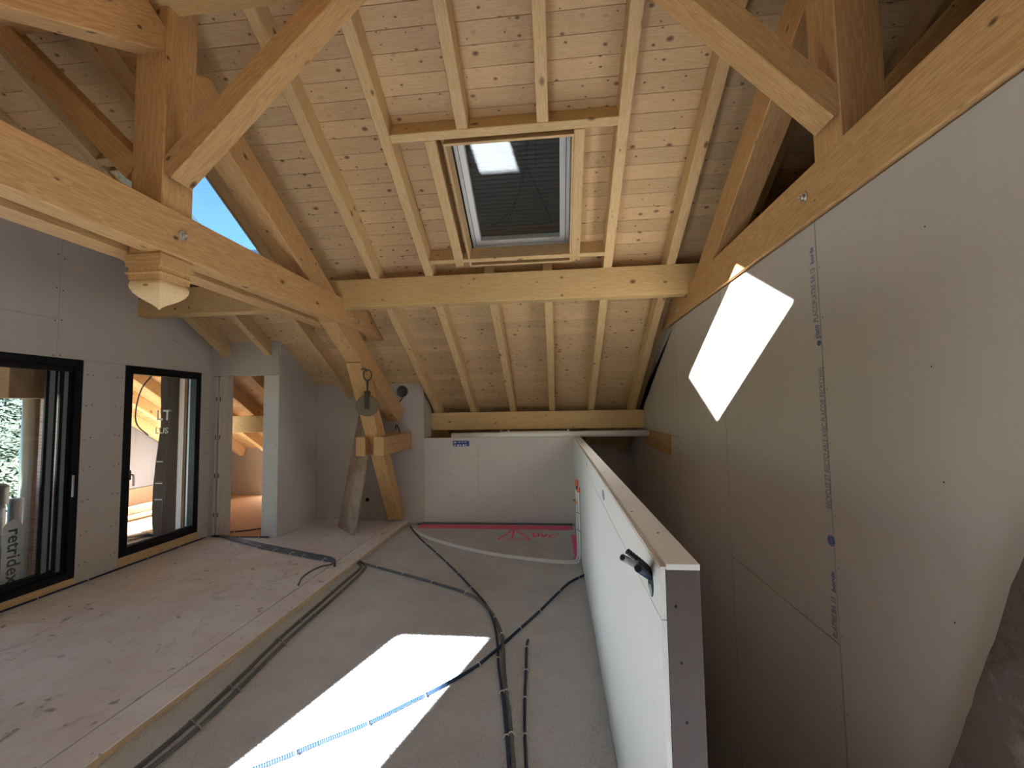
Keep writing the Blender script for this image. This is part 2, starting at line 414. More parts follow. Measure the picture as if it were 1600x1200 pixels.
def bolt(loc, axis, parent, s=1.0):
    prof = [(.026*s, 0), (.026*s, .004*s), (.015*s, .0045*s), (.015*s, .014*s), (.008*s, .015*s), (.008*s, .024*s), (.006*s, .026*s)]
    return lathe('bolt', prof, loc, axis, 'steel', parent, 12)

# ================================================================== CEILING
ceiling = empty('ceiling', (0, RY, BP(RY)), kind='structure')
HOLES = [(-.79, .17, 3.2, 4.17), (-3.62, -2.86, 3.2, 4.17)]          # x0,x1,y0,y1 on the slope in view
PITCH = .13
def bv(y): return (y-RY)/CT
random.seed(3)
rows = int(bv(7.95)/PITCH)+1
raf_x = [-7.27, -6.67, -6.08, -5.48, -4.89, -4.29, -3.71, -3.03, -2.42, -1.82, -1.245, -.64, -.045, .54, 1.14, 1.73, 2.33, 2.92]
def board(x0, x1, v0, v1):
    w = v1-v0-.0012; h = w/2; t = .02
    sec = [(-h+.002, 0), (h-.002, 0), (h, .003), (h, t), (-h, t), (-h, .003)]
    me = prism_me('ceiling_board', sec, -(x1-x0)/2+.0008, (x1-x0)/2-.0008)
    o = link('ceiling_board', me, 'board', ceiling, frame((1, 0, 0), VN, R0 + Vector(((x0+x1)/2, 0, 0)) + VD*((v0+v1)/2)))
    return o
for r in range(rows):
    v0 = r*PITCH; v1 = v0+PITCH
    y0 = RY+v0*CT; y1 = RY+v1*CT
    xs = [-7.7]
    k = random.choice([2, 3, 4, 5])
    xb = [x for x in raf_x]
    i = k
    while i < len(xb)-2:
        xs.append(xb[i]); i += random.choice([5, 6, 7, 7])
    xs.append(3.2)
    cuts = [(x0, x1) for (x0, x1, ya, yb) in HOLES if y1 > ya-.05 and y0 < yb+.02]
    for a, b in zip(xs[:-1], xs[1:]):
        segs = [(a, b)]
        for (c0, c1) in cuts:
            ns = []
            for (p, q) in segs:
                if q <= c0 or p >= c1: ns.append((p, q)); continue
                if p < c0: ns.append((p, c0))
                if q > c1: ns.append((c1, q))
            segs = ns
        for p, q in segs:
            if q-p > .03: board(p, q, v0, v1)

def slope_boxes(name, org, D, N, spans, n0, n1, m, parent, kind='structure'):
    """spans: list of (x0,x1,v0,v1) on a roof slope -> one mesh in slope coordinates"""
    me = boxes_me(name, [((x0, v0, n0), (x1, v1, n1)) for (x0, x1, v0, v1) in spans])
    mw = Matrix(((1, D.x, N.x, org.x), (0, D.y, N.y, org.y), (0, D.z, N.z, org.z), (0, 0, 0, 1)))
    o = link(name, me, m, parent, mw)
    return o
def grid_spans(x0, x1, v0, v1, holes):
    xs = sorted({x0, x1, *[h[0] for h in holes], *[h[1] for h in holes]})
    vs = sorted({v0, v1, *[h[2] for h in holes], *[h[3] for h in holes]})
    out = []
    for a, b in zip(xs, xs[1:]):
        for c, d in zip(vs, vs[1:]):
            if not any(h[0] <= (a+b)/2 <= h[1] and h[2] <= (c+d)/2 <= h[3] for h in holes): out.append((a, b, c, d))
    return out
hv = [(a, b, bv(c)-.06, bv(d)) for (a, b, c, d) in HOLES]
roof = slope_boxes('roof_cover', R0, VD, VN, grid_spans(-8.7, 3.3, -.03, bv(8.3), hv), .022, .20, 'felt', ceiling)
# slope behind the camera: two roof windows, then two openings added for bounce light
OH = [(-.63, .13, .265, 1.025), (-3.66, -2.93, -1.98, -1.215), (-3.3, -2.3, -2.85, -2.3), (-1.2, -.3, -2.85, -2.3)]
ov = lambda y: (RY-y)/CT
oh = [(a, b, ov(d), ov(c)) for (a, b, c, d) in OH]
# the openings sit at z = 3.212+.6y (0.1 above the board plane)
shift = .1*CT
back = slope_boxes('ceiling_slope_behind', R0, OD, ON, grid_spans(-8.7, 3.3, -.02, ov(-3.4), [(a, b, c-.1*ST, d-.1*ST) for (a, b, c, d) in oh]), .0, .17, 'board', ceiling)  # unseen left end extended outward to keep sun off the terrace

# ================================================================== ROOF WINDOWS
def roof_window(name, x0, x1, y0, y1, label, closed):
    t = empty(name, R0 + Vector(((x0+x1)/2, 0, 0)) + VD*bv((y0+y1)/2) + VN*.1, label, 'skylight')
    v0, v1 = bv(y0), bv(y1)
    def sb(nm, spans, n0, n1, m):
        o = slope_boxes(nm, R0, VD, VN, spans, n0, n1, m, t); return o
    fw_ = .035
    n0 = .086
    ring = lambda e, w: [(x0+e, x0+e+w, v0+e, v1-e), (x1-e-w, x1-e, v0+e, v1-e), (x0+e+w, x1-e-w, v0+e, v0+e+w), (x0+e+w, x1-e-w, v1-e-w, v1-e)]
    sb('outer_frame', ring(0, .03), n0, n0+.10, 'white')
    sb('seal', ring(.03, .006), n0+.012, n0+.08, 'hole')
    sb('sash', ring(.036, .05), n0+.004, n0+.075, 'white')
    pn = sb('pane', [(x0+.08, x1-.08, v0+.08, v1-.08)], n0+.03, n0+.034, 'glass')
    if closed:
        for v in pn.data.vertices: v.co.z -= .052*(v.co.y-(v0+v1)/2)
    # timber lining of the shaft
    lw = .018
    for (a, b, c, d) in ((x0-lw, x0, v0-.02, v1), (x1, x1+lw, v0-.02, v1), (x0-lw, x1+lw, v1, v1+lw), (x0-lw, x1+lw, v0-.02-lw, v0-.02)):
        me = boxes_me('lining_board', [((a, c, -.165), (b, d, n0+.02))])
        link('lining_board', me, 'rafter', t, Matrix(((1, VD.x, VN.x, R0.x), (0, VD.y, VN.y, R0.y), (0, VD.z, VN.z, R0.z), (0, 0, 0, 1))))
    if closed:
        k = 0; v = v0+.05; sh = []
        while v < v1-.05:
            sec = [(-.019, .0), (-.012, -.006), (.012, -.006), (.019, 0), (.019, .006), (-.019, .006)]
            me = prism_me('shutter_slat', sec, -(x1-x0)/2+.06, (x1-x0)/2-.06)
            link('shutter_slat', me, 'shutter', t, frame((1, 0, 0), VN, R0 + Vector(((x0+x1)/2, 0, 0)) + VD*v + VN*(n0+.10)))
            v += .04
        sb('shutter_box', [(x0+.03, x1-.03, v0-.02, v1+.02)], n0+.112, n0+.13, 'shutter')
    return t
roof_window('roof_window', -.79, .17, 3.2, 4.17, 'white framed roof window closed by a dark slatted shutter behind the glass', True)
roof_window('roof_window', -3.62, -2.86, 3.2, 4.17, 'open roof window showing blue sky behind the left post', False)
portal('portal_a', R0 + Vector((-3.24, 0, 0)) + VD*bv(3.68) + VN*.21, -VN, .76, 1.1, (1, 0, 0))
for (a, b, c, d) in OH:
    portal('portal_b', R0 + Vector(((a+b)/2, 0, 0)) + OD*ov((c+d)/2) + ON*.18, -ON, b-a, (d-c)/CT, (1, 0, 0))

# ================================================================== RAFTERS
def rafter_seg(x, ya, yb, w=.085, label=None, group=None):
    h = .168
    a = R0 + Vector((x, 0, 0)) + VD*bv(ya) - VN*(h/2+.003); b = R0 + Vector((x, 0, 0)) + VD*bv(yb) - VN*(h/2+.003)
    o = beam('rafter', a, b, w, h, 'rafter', up=VN)
    tag(o, label, 'rafter', group); return o
names = {
 -1.82: 'long pale rafter just right of the left sloping principal timber',
 -1.245: 'long pale rafter carrying the left end of the skylight header',
 .54: 'long pale rafter carrying the right end of the skylight header',
 1.14: 'long pale rafter nearest the left side of the right-hand truss, beside the grey wall',
 1.73: 'rafter in the shade beyond the right-hand truss, nearest to it',
 2.33: 'rafter in deep shade far beyond the right-hand truss',
 -3.03: 'rafter left of the left truss, running down to the tall back wall',
 -3.71: 'rafter ending over the open doorway, right of its neighbour',
 -4.29: 'rafter ending over the doorway, closest to the left window wall',
}
for x, lb in names.items():
    if x == -3.03:
        rafter_seg(x, 4.17, 7.88, .08, lb)
        rafter_seg(x, RY+.08, 3.08, .08, 'short rafter above the open blue roof window, behind the left post'); continue
    rafter_seg(x, RY+.08, 7.88, .085 if x != -4.29 else .11, lb)
rafter_seg(-.64, RY+.08, 3.08, .085, 'short rafter butting on the skylight header, left one of the two')
rafter_seg(-.045, RY+.08, 3.08, .085, 'short rafter butting on the skylight header, right one of the two')
rafter_seg(-.64, 4.26, 7.88, .09, 'lower rafter between the two purlins, left one below the shuttered skylight')
rafter_seg(-.045, 4.26, 7.88, .09, 'lower rafter between the two purlins, right one below the shuttered skylight')
rafter_seg(-.905, 3.14, 4.17, .085, 'trimmer rafter along the left side of the shuttered skylight')
rafter_seg(.225, 3.14, 4.17, .08, 'trimmer rafter along the right side of the shuttered skylight')
rafter_seg(-2.79, 3.14, 4.17, .085, 'trimmer rafter along the right side of the blue open roof window')
for x, lb in ((-4.89, 'rafter seen through the doorway, lit, nearest the door head'), (-5.48, 'rafter seen through the doorway crossing above the beam'), (-6.08, 'rafter seen through the doorway at its left jamb')):
    rafter_seg(x, 2.3, 7.88, .085, lb)
for x in (-6.67, -7.27): rafter_seg(x, 2.3, 7.88, .085, 'rafter under the outdoor eaves, %s one' % ('outermost' if x < -7 else 'next to outermost'))
def header(x0, x1, y, w, label):
    a = R0 + Vector((x0, 0, 0)) + VD*bv(y) - VN*.087; b = R0 + Vector((x1, 0, 0)) + VD*bv(y) - VN*.087
    tag(beam('header', a, b, w, .168, 'rafter', up=VN), label, 'beam')
header(-1.2, .5, 3.11, .065, 'horizontal header above the shuttered skylight, between two long rafters')
header(-1.2, .5, 4.12, .045, 'thin header under the shuttered skylight just above the purlin')
header(-3.66, -2.74, 3.11, .07, 'header above the open blue roof window, behind the left post')

# ================================================================== PURLINS
def hbeam(name, a, b, m, label, cat='beam', parent=None, group=None):
    o = box(name, a, b, m, parent, c=.005); tag(o, label, cat, group); return o
hbeam('purlin', (-4.5, 4.17, 2.69), (3.0, 4.31, 2.98), 'purlin', 'big yellow purlin crossing the whole room under the shuttered skylight')
hbeam('purlin', (-1.91, 6.48, 1.312), (1.305, 6.60, 1.58), 'purlin', 'lower yellow purlin above the low back wall and white pipe')
hbeam('purlin', (-6.25, 6.48, 1.312), (-3.78, 6.60, 1.58), 'purlin', 'pale beam seen through the doorway')
hbeam('ridge_beam', (-4.5, 2.07, 3.98), (3.0, 2.21, 4.26), 'purlin', 'ridge beam along the roof top above the two posts')

# ================================================================== TRUSSES
def truss(x0, side, ky):
    """x0: plane of the post's room-side face; side=+1 when the room lies to +X"""
    s = side; T = 'left' if s > 0 else 'right'
    def X(d): return x0 - s*d      # d measured away from the room
    # king post
    kp = box('king_post', (X(.015), ky, 2.37 if s > 0 else 2.53), (X(.215), ky+.205, 4.35), 'beam', None, c=.006)
    tag(kp, 'thick upright post of the %s truss with a brace rising from it' % T, 'post')
    # tie beams (pair)
    e1, e2 = (5.21, -.9) if s > 0 else (5.02, -.9)
    sk = .85 if s > 0 else 1.75
    for k, (d0, d1) in enumerate(((.0, .125), (.225, .365))):
        d = e1-e2
        xm = (X(d0)+X(d1))/2
        o = beam('tie_beam', (xm, e2, 2.6575), (xm, e1, 2.6575), abs(d1-d0), .265, 'beam', c=.006, s1=-sk)
        tag(o, ('long horizontal tie plank of the %s truss, room side, with steel bolts' if k == 0 else 'rear horizontal tie plank of the %s truss, hidden behind its twin') % T, 'beam')
        if k == 0:
            for (by, bz) in ((2.26, 2.66), (4.23, 2.695), (4.53, 2.612)): bolt((X(0)+s*.0005, by, bz), (s, 0, 0), o, 1.15 if by < 3 else .8)
    # principal timbers
    xp0, xp1 = X(.035), X(.21)
    pa = (5.28+4.99)/2; w = abs(xp1-xp0); xm = (xp0+xp1)/2; h = .29*CT
    ye = 6.09 if s > 0 else 6.5
    ya = ky+.205
    o = beam('principal_rafter', (xm, ya, pa-TAN*ya), (xm, ye-.1, pa-TAN*(ye-.1)), w, h, 'beam', up=VN, c=.006, s0=TAN, s1=-TAN if False else TAN)
    tag(o, 'heavy sloping timber of the %s truss going down to the %s' % (T, 'back wall' if s > 0 else 'grey wall top'), 'beam')
    y2 = -1.2
    f = lambda y: pa - TAN*(2*RY-y)
    o = beam('principal_rafter', (xm, ky, f(ky)), (xm, y2, f(y2)), w, h, 'beam', up=ON, c=.006, s0=TAN)
    tag(o, 'heavy timber of the %s truss sloping down towards the camera' % T, 'beam')
    return kp
kpL = truss(-2.165, 1, 2.135)
kpR = truss(1.29, -1, 1.985)
# braces from the posts to the ridge
def brace(xf, zf, dirx, y0, y1, xt, label, t=.13):
    d = Vector((dirx, 0, 1.0)).normalized(); nrm = Vector((-dirx, 0, 1)).normalized()
    a = Vector((xf, (y0+y1)/2, zf)) + nrm*t/2
    L = abs(xt-xf)*math.sqrt(2)
    o = beam('brace', a, a + d*L, y1-y0, t, 'beam', up=nrm, c=.005)
    tag(o, label, 'brace')
brace(-2.135, 2.945, 1, 2.139, 2.285, -.95, 'diagonal brace rising right from the left post, lit underside')
brace(-2.42, 2.965, -1, 2.139, 2.285, -3.6, 'diagonal brace rising left from the left post')
brace(1.28, 2.895, -.94, 1.989, 2.13, .1, 'diagonal brace rising left from the right post')
brace(1.53, 2.895, .94, 1.989, 2.13, 2.7, 'diagonal brace on the dark far side of the right post')
# sloping leg of the left truss and the short paired ties at the wall
lg0 = Vector((-2.29, 5.94, .045)); lg1 = Vector((-2.29, 4.66, 2.17))
dl = (lg1-lg0).normalized(); nl = Vector((0, -dl.z, dl.y)); nl = nl if nl.y > 0 else -nl
secn = .19
leg = beam('slanted_prop', lg0+nl*secn/2+Vector((0, 0, 0)), lg1+nl*secn/2, .175, secn, 'beam', up=nl, c=.006, s0=-(nl.z/dl.z) if True else 0, s1=0)
tag(leg, 'leaning timber leg of the left truss standing on the floor by the back wall', 'post')
for (x0, x1, y0, lb) in ((-2.215, -2.09, 5.06, 'short horizontal timber clamped to the right side of the leaning leg'), (-2.45, -2.335, 5.08, 'short horizontal timber clamped to the left side of the leaning leg')):
    o = beam('clamping_tie', ((x0+x1)/2, y0, 1.185), ((x0+x1)/2, 6.098, 1.185), x1-x0, .232, 'beam', c=.008)
    tag(o, lb, 'beam')
    if x1 > -2.2: bolt((x1+.0005, 5.39, 1.196), (1, 0, 0), o, .8)
tb = box('clamping_tie', (1.298, 5.07, 1.06), (1.33, 6.45, 1.29), 'beam', None, c=.005)
tag(tb, 'short timber end showing through the grey wall right of the white pipe', 'beam')
bolt((1.2975, 5.42, 1.163), (-1, 0, 0), tb, .8); bolt((1.2975, 5.9, 1.163), (-1, 0, 0), tb, .7)

# carved drop under the left post
def square_lathe(name, prof, c, m, parent=None, n=1):
    bm = bmesh.new(); rings = []
    for (r, z) in prof:
        q = []
        N = 6
        for (ax, ay, bx, by) in ((-1, -1, 1, -1), (1, -1, 1, 1), (1, 1, -1, 1), (-1, 1, -1, -1)):
            q.append(bm.verts.new((c[0]+ax*r, c[1]+ay*r, z)))
        rings.append(q)
    for a, b in zip(rings, rings[1:]):
        for i in range(4): bm.faces.new((a[i], a[(i+1) % 4], b[(i+1) % 4], b[i]))
    bm.faces.new(rings[0][::-1]); bm.faces.new(rings[-1])
    bmesh.ops.recalc_face_normals(bm, faces=bm.faces)
    me = bpy.data.meshes.new(name); bm.to_mesh(me); bm.free()
    cc = Vector((c[0], c[1], prof[0][1])); me.transform(Matrix.Translation(-cc))
    o = link(name, me, m, parent, Matrix.Translation(cc))
    for p in me.polygons: p.use_smooth = True
    me.set_sharp_from_angle(angle=.55)
    return o
pc = (-2.28, 2.238)
pend = empty('carved_pendant', (pc[0], pc[1], 2.19), 'carved onion-shaped wooden drop hanging under the left post', 'ornament')
prof = [(.003, 2.160), (.010, 2.174), (.026, 2.190), (.050, 2.208), (.078, 2.230), (.100, 2.256), (.113, 2.284), (.116, 2.305), (.110, 2.328), (.097, 2.344), (.080, 2.353)]
prof = [(r*.84, 2.217+(z-2.160)*.865) for r, z in prof]
square_lathe('drop', prof, pc, 'turned', pend)
square_lathe('moulded_collar', [(.075, 2.384), (.106, 2.398), (.110, 2.408), (.102, 2.413), (.098, 2.422), (.098, 2.436), (.108, 2.442), (.110, 2.51), (.104, 2.52), (.102, 2.53)], pc, 'beam', pend)

# ================================================================== WALLS
SCREWS = []
def panel(name, pts, ax, lo, hi, m, parent):
    return poly(name, pts, ax, lo, hi, m, parent)
# right wall --------------------------------------------------------
wr = empty('wall_right', (1.4, 3, 0), kind='structure')
poly('wall_core', [(-3, -2.7), (7.9, -2.7), (7.9, 1.0), (5.42, 2.43), (5.3, 2.50), (-1.2, 2.50), (-3, 1.4)], 'X', 1.325, 1.42, 'hole', wr)
def rtop(y): return min(2.515, BP(y)-.012)
cols = [(7.85, 4.754), (4.746, 3.464), (3.456, 2.230), (2.222, .991), (.985, -.25)]
rowz = [[1.29], [.0], [.47], [], [.5]]
for (ya, yb), zz in zip(cols, rowz):
    lv = [-2.68] + zz + [99]
    for z0, z1 in zip(lv, lv[1:]):
        z0 = z0+.003; z1m = z1-.003
        if z1 > 50:
            top = [(yb, rtop(yb)), (ya, rtop(ya))]
            if ya > 5.3 > yb: top = [(yb, rtop(yb)), (5.28, rtop(5.28)), (ya, rtop(ya))]
            pts = [(ya, z0), (yb, z0)] + top
        else: pts = [(ya, z0), (yb, z0), (yb, z1m), (ya, z1m)]
        panel('plasterboard_panel', pts, 'X', 1.31, 1.323, 'gyp', wr)
# notch filler: the panel in column A is cut around the timber end (timber stands proud)
# left wall with two glazed openings and an added third for light --------------------------------
wlft = empty('wall_left', (-4.6, 3, 0), kind='structure')
D1 = (1.2, 3.656, .112, 2.147); W2 = (4.06, 5.03, .147, 2.142); D0 = (-2.2, .6, .112, 2.147)
def topL(y): return (BP(y) if y > RY else OP(y))
def vstrip(y0, y1, z0, z1, x0, x1, m, nm, gap=0):
    """part of a wall in plane X between y0,y1; z1=None follows the roof"""
    y0 += gap; y1 -= gap; z0 += gap
    if z1 is not None: pts = [(y0, z0), (y1, z0), (y1, z1-gap), (y0, z1-gap)]
    else:
        pts = [(y0, z0), (y1, z0), (y1, topL(y1)+.01), *([(RY, topL(RY)+.01)] if y0 < RY < y1 else []), (y0, topL(y0)+.01)]
    return poly(nm, pts, 'X', x0, x1, m, wlft)
for (y0, y1, z0, z1) in ((-3, D0[0], -.3, None), (D0[0], D0[1], -.3, D0[2]-.05), (D0[0], D0[1], D0[3], None), (D0[1], D1[0], -.3, None), (D1[0], D1[1], -.3, D1[2]-.05), (D1[0], D1[1], D1[3], None), (D1[1], W2[0], -.3, None), (W2[0], W2[1], -.3, W2[2]-.05), (W2[0], W2[1], W2[3], None), (W2[1], 5.36, -.3, None)):
    vstrip(y0, y1, z0, z1, -4.56, -4.516, 'gypcore', 'wall_core')
    vstrip(y0, y1, z0, z1, -4.64, -4.56, 'felt', 'wall_core')
for (y0, y1, z0, z1) in ((-3, D0[0], .04, 2.1), (D0[0], D0[1], 2.147, None), (D0[1], D1[0], .04, None), (-3, D0[0], 2.1, None),
                         (D1[0], 2.2, 2.147, 2.5), (2.2, 3.43, 2.147, 2.5), (D1[0], 2.2, 2.5, None), (2.2, 3.43, 2.5, None),
                         (3.43, 4.64, 2.147, None), (D1[1], W2[0], .04, 2.147), (4.64, 5.2, 2.145, None), (W2[1], 5.2, .04, 2.145)):
    vstrip(y0, y1, z0, z1, -4.513, -4.50, 'gyp', 'plasterboard_panel', .0012)
# the door-head wall, the return and the back wall --------------------
wb = empty('wall_back', (-2.8, 6.15, 0), kind='structure')
def pb(a, b, m='gyp', par=None, nm='plasterboard_panel'): return box(nm, a, b, m, par or wb)
zt = BP(5.2)
wd = empty('wall_doorway', (-4, 5.25, 0), kind='structure')
poly('plasterboard_panel', [(5.2, 2.112), (5.30, 2.112), (5.30, BP(5.3)+.01), (5.2, BP(5.2)+.01)], 'X', -4.5, -3.566, 'gyp', wd)
box('plasterboard_panel', (-3.762, 5.2, .04), (-3.552, 5.213, 2.108), 'gypb', wd)       # pier front
poly('plasterboard_panel', [(5.215, .04), (6.1, .04), (6.1, BP(6.1)+.01), (5.215, BP(5.215)+.01)], 'X', -3.565, -3.552, 'gypb', wd)
poly('plasterboard_panel', [(5.213, .04), (6.6, .04), (6.6, BP(6.6)), (5.213, BP(5.213))], 'X', -3.762, -3.745, 'gyp', wd)
box('plasterboard_panel', (-4.36, 5.2, .04), (-4.27, 5.30, 2.108), 'gyp', wd)          # left jamb
box('plasterboard_panel', (-4.5, 5.2, .04), (-4.445, 5.213, 2.108), 'gyp', wd)
for x in (-4.44, -4.385):
    st = box('metal_stud', (x, 5.203, .04), (x+.028, 5.25, 2.105), 'galv', wd); st['label'] = 'galvanised steel stud left open beside the doorway'
    for z in (.28, .78, 1.28, 1.78): box('stud_slot', (x+.009, 5.2015, z), (x+.02, 5.2035, z+.06), 'hole', st)
box('gap_core', (-4.5, 5.26, .04), (-4.36, 5.30, 2.108), 'gypcore', wd)
# back wall, tall part (left of the step)
def bpan(x0, x1, z0, z1=None, m='gyp'):
    x0 += .001; x1 -= .001; z0 += .001
    if z1 is None: return poly('plasterboard_panel', [(6.1, z0), (6.113, z0), (6.113, BP(6.113)+.01), (6.1, BP(6.1)+.01)], 'X', x0, x1, m, wb)
    return box('plasterboard_panel', (x0, 6.1, z0), (x1, 6.113, z1-.001), m, wb)
bpan(-3.552, -2.6, .0, None); bpan(-2.6, -1.912, .82, None); bpan(-2.6, -1.912, 0, .82)
bpan(-1.912, -1.113, 0, 1.21, 'gypb'); bpan(-1.113, .101, 0, 1.21, 'gypb'); bpan(.101, .243, 0, 1.21, 'gypb')
box('wall_core', (-3.74, 6.114, -.3), (-1.93, 6.16, 1.85), 'hole', wb)
box('wall_core', (-1.93, 6.114, -.3), (.33, 6.2, 1.2), 'gypcore', wb)
poly('plasterboard_panel', [(6.114, 1.212), (6.48, 1.212), (6.48, BP(6.48)), (6.114, BP(6.114))], 'X', -1.925, -1.912, 'gyp', wb)
box('plasterboard_panel', (-1.912, 6.1, 1.201), (.243, 6.205, 1.213), 'gypcore', wb)
# the knee wall at the eaves behind everything
kw = box('wall_eaves', (-8, 7.88, -2.7), (3.3, 8.0, 1.15), 'gyp', None); tag(kw, kind='structure')
# splayed outer wall of the room beyond the doorway
e0, e1 = Vector((-4.66, 5.36)), Vector((-6.95, 7.95))
for (a, b, z0, z1, nm) in ((0, .28, -.2, 3, 'a'), (.28, .62, -.2, .5, 'b'), (.62, 1, -.2, 3, 'c')):
    p = e0.lerp(e1, a); q = e0.lerp(e1, b)
    zt0 = min(z1, BP(p.y)); zt1 = min(z1, BP(q.y))
    d = (q-p).normalized(); nn = Vector((-d.y, d.x))*.05
    vs = []
    for (P_, zz) in ((p-nn, zt0), (q-nn, zt1), (q+nn, zt1), (p+nn, zt0)):
        vs += [(P_.x, P_.y, z0), (P_.x, P_.y, zz)]
    me = bpy.data.meshes.new('wall_side_room'); me.from_pydata(vs, [], [(0, 2, 3, 1), (2, 4, 5, 3), (4, 6, 7, 5), (6, 0, 1, 7), (1, 3, 5, 7), (0, 6, 4, 2)]); me.update()
    tag(link('wall_side_room', me, 'gyp'), kind='structure')
# closing walls behind the camera and beyond the right truss
tag(poly('wall_behind', [(-4.6, -.3), (3.3, -.3), (3.3, OP(-2.95)+.1), (-4.6, OP(-2.95)+.1)], 'Y', -3.05, -2.95, 'gyp'), kind='structure')
tag(poly('wall_gable_right', [(-3, -.3), (7.9, -.3), (7.9, BP(7.9)), (RY, BP(RY)), (-3, OP(-3))], 'X', 3.2, 3.3, 'gyp'), kind='structure')
tag(box('floor_loft', (1.42, -3, 2.3), (3.2, 5.3, 2.4), 'gypback'), kind='structure')

# ================================================================== FLOORS
fs = boxes_me('floor', [((-2.33, -3, -.25), (.334, 6.2, 0)), ((.334, -3, -.25), (1.31, 1.85, 0))])
floor = link('floor', fs, 'screed'); tag(floor, kind='structure')
fw1 = empty('floor_timber', (-3.4, 2, .02), kind='structure')
ys = [-3, -.7, 1.75, 4.25, 6.1]
for i, (a, b) in enumerate(zip(ys, ys[1:])): box('floor_panel', (-3.576, a+.002, .015), (-2.336, b-.001, .04), 'deck', fw1, long=1)
ys = [-3, -1.9, .55, 3.0, 5.2]
for i, (a, b) in enumerate(zip(ys, ys[1:])): box('floor_panel', (-4.5, a+.002, .015), (-3.582, b-.002, .04), 'deck', fw1, long=1)
box('floor_panel', (-4.5, 5.202, .015), (-3.58, 6.3, .04), 'deck2', fw1)
box('floor_base', (-4.56, -3, -.25), (-2.33, 6.2, .014), 'hole', fw1)
for a, b in ((-7.2, -6.0), (-6.0, -4.8), (-4.8, -3.75)):
    box('floor_panel', (a+.001, 6.302 if a > -4.81 else 5.36, .015), (b-.001, 7.88, .04), 'deck2', fw1)
box('floor_panel', (-4.8, 5.36, .015), (-4.502, 6.3, .04), 'deck2', fw1)
box('floor_base', (-7.2, 5.36, -.25), (-3.75, 7.88, .014), 'hole', fw1)
eb = empty('floor_edge', (-2.22, 2, .02), kind='structure')
for a, b in ((-3, 1.4), (1.402, 6.05)): 
    ebo = box('edge_board', (-2.319, a, .001), (-2.12, b, .046), ['deck', 'dusty'], eb, c=.004)
    for p_ in ebo.data.polygons:
        if (ebo.matrix_world.to_3x3() @ p_.normal).x > .8: p_.material_index = 1
tag(box('floor_eaves', (-3.75, 6.2, -.25), (.334, 7.88, -.005), 'screed'), kind='structure')
# stairwell
tag(box('floor_stairwell', (.33, 1.7, -2.8), (1.32, 7.88, -2.7), 'screed'), kind='structure')
tag(box('wall_stairwell', (.25, 1.84, -2.7), (.334, 7.88, -.252), 'gyp'), kind='structure')
tag(box('wall_stairwell', (.334, 1.76, -2.7), (1.31, 1.848, -.252), 'gyp'), kind='structure')

# ================================================================== LOW PARTITION
pt = empty('low_partition', (.29, 3.6, 0), 'low plasterboard partition with raw top guarding the stairwell', 'partition')
PX0, PX1, PY0, PY1 = .243, .334, 1.086, 6.1
box('wall_core', (PX0+.015, PY0+.016, 0), (PX1-.014, PY1, 1.208), 'gypcore', pt)
box('left_upper_board', (PX0, PY0+.003, 1.093), (PX0+.013, PY1, 1.21), 'gypw', pt)
box('left_lower_board', (PX0, PY0+.003, .004), (PX0+.013, PY1, 1.0905), 'gypw', pt)
# raw plaster line along the cut top edge of the left face
box('raw_edge', (PX0+.001, PY0+.003, 1.2105), (PX0+.014, PY1, 1.2165), 'gypcore', pt)
box('right_board', (PX1-.013, PY0+.003, -.2), (PX1, PY1, 1.21), 'gyp', pt)
for a, b in ((PY0, 1.806), (1.8075, 3.9), (3.9015, 6.1)):
    box('top_board', (PX0+.0145, a, 1.2105), (PX1+.002, b, 1.224), 'gypw', pt)
eb2 = box('end_board', (PX0+.014, PY0+.001, -.0), (PX1+.0015, PY0+.0155, 1.2095), 'gypback', pt); eb2['label'] = 'end board with dark brown paper face'
for (x, z) in ((.277, 1.125), (.285, .995), (.292, .86), (.29, .7)):
    lathe('screw', [(.0035, 0), (.0035, .0006)], (x, PY0+.0006, z), (0, -1, 0), 'hole', pt, 10)
for (x, y) in ((.30, 1.35), (.27, 1.62), (.31, 2.1), (.28, 2.6), (.30, 3.3)):
    lathe('screw', [(.004, 0), (.004, .0006)], (x, y, 1.2242), (0, 0, 1), 'hole', pt, 10)
# recess on top and holes in the left face
box('socket_recess', (.27, 4.78, 1.2238), (.305, 4.92, 1.2246), 'reveal', pt)
lathe('round_hole', [(.018, 0), (.018, .0008)], (PX0-.0002, 3.52, 1.155), (-1, 0, 0), 'hole', pt, 16)
def oval(name, y, z, ry, rz, m, par, x=PX0, t=.001):
    pts = []
    for k in range(20):
        a = 2*math.pi*k/20; pts.append((y+ry*math.cos(a), z+rz*math.sin(a)))
    return poly(name, pts, 'X', x-t, x-.0001, m, par)
oval('oval_hole', 2.33, 1.145, .06, .026, 'reveal', pt)
oval('oval_hole', 1.198, 1.14, .034, .038, 'hole', pt)
oval('conduit_box', 1.198, 1.118, .018, .014, 'reveal', pt, t=.0016)

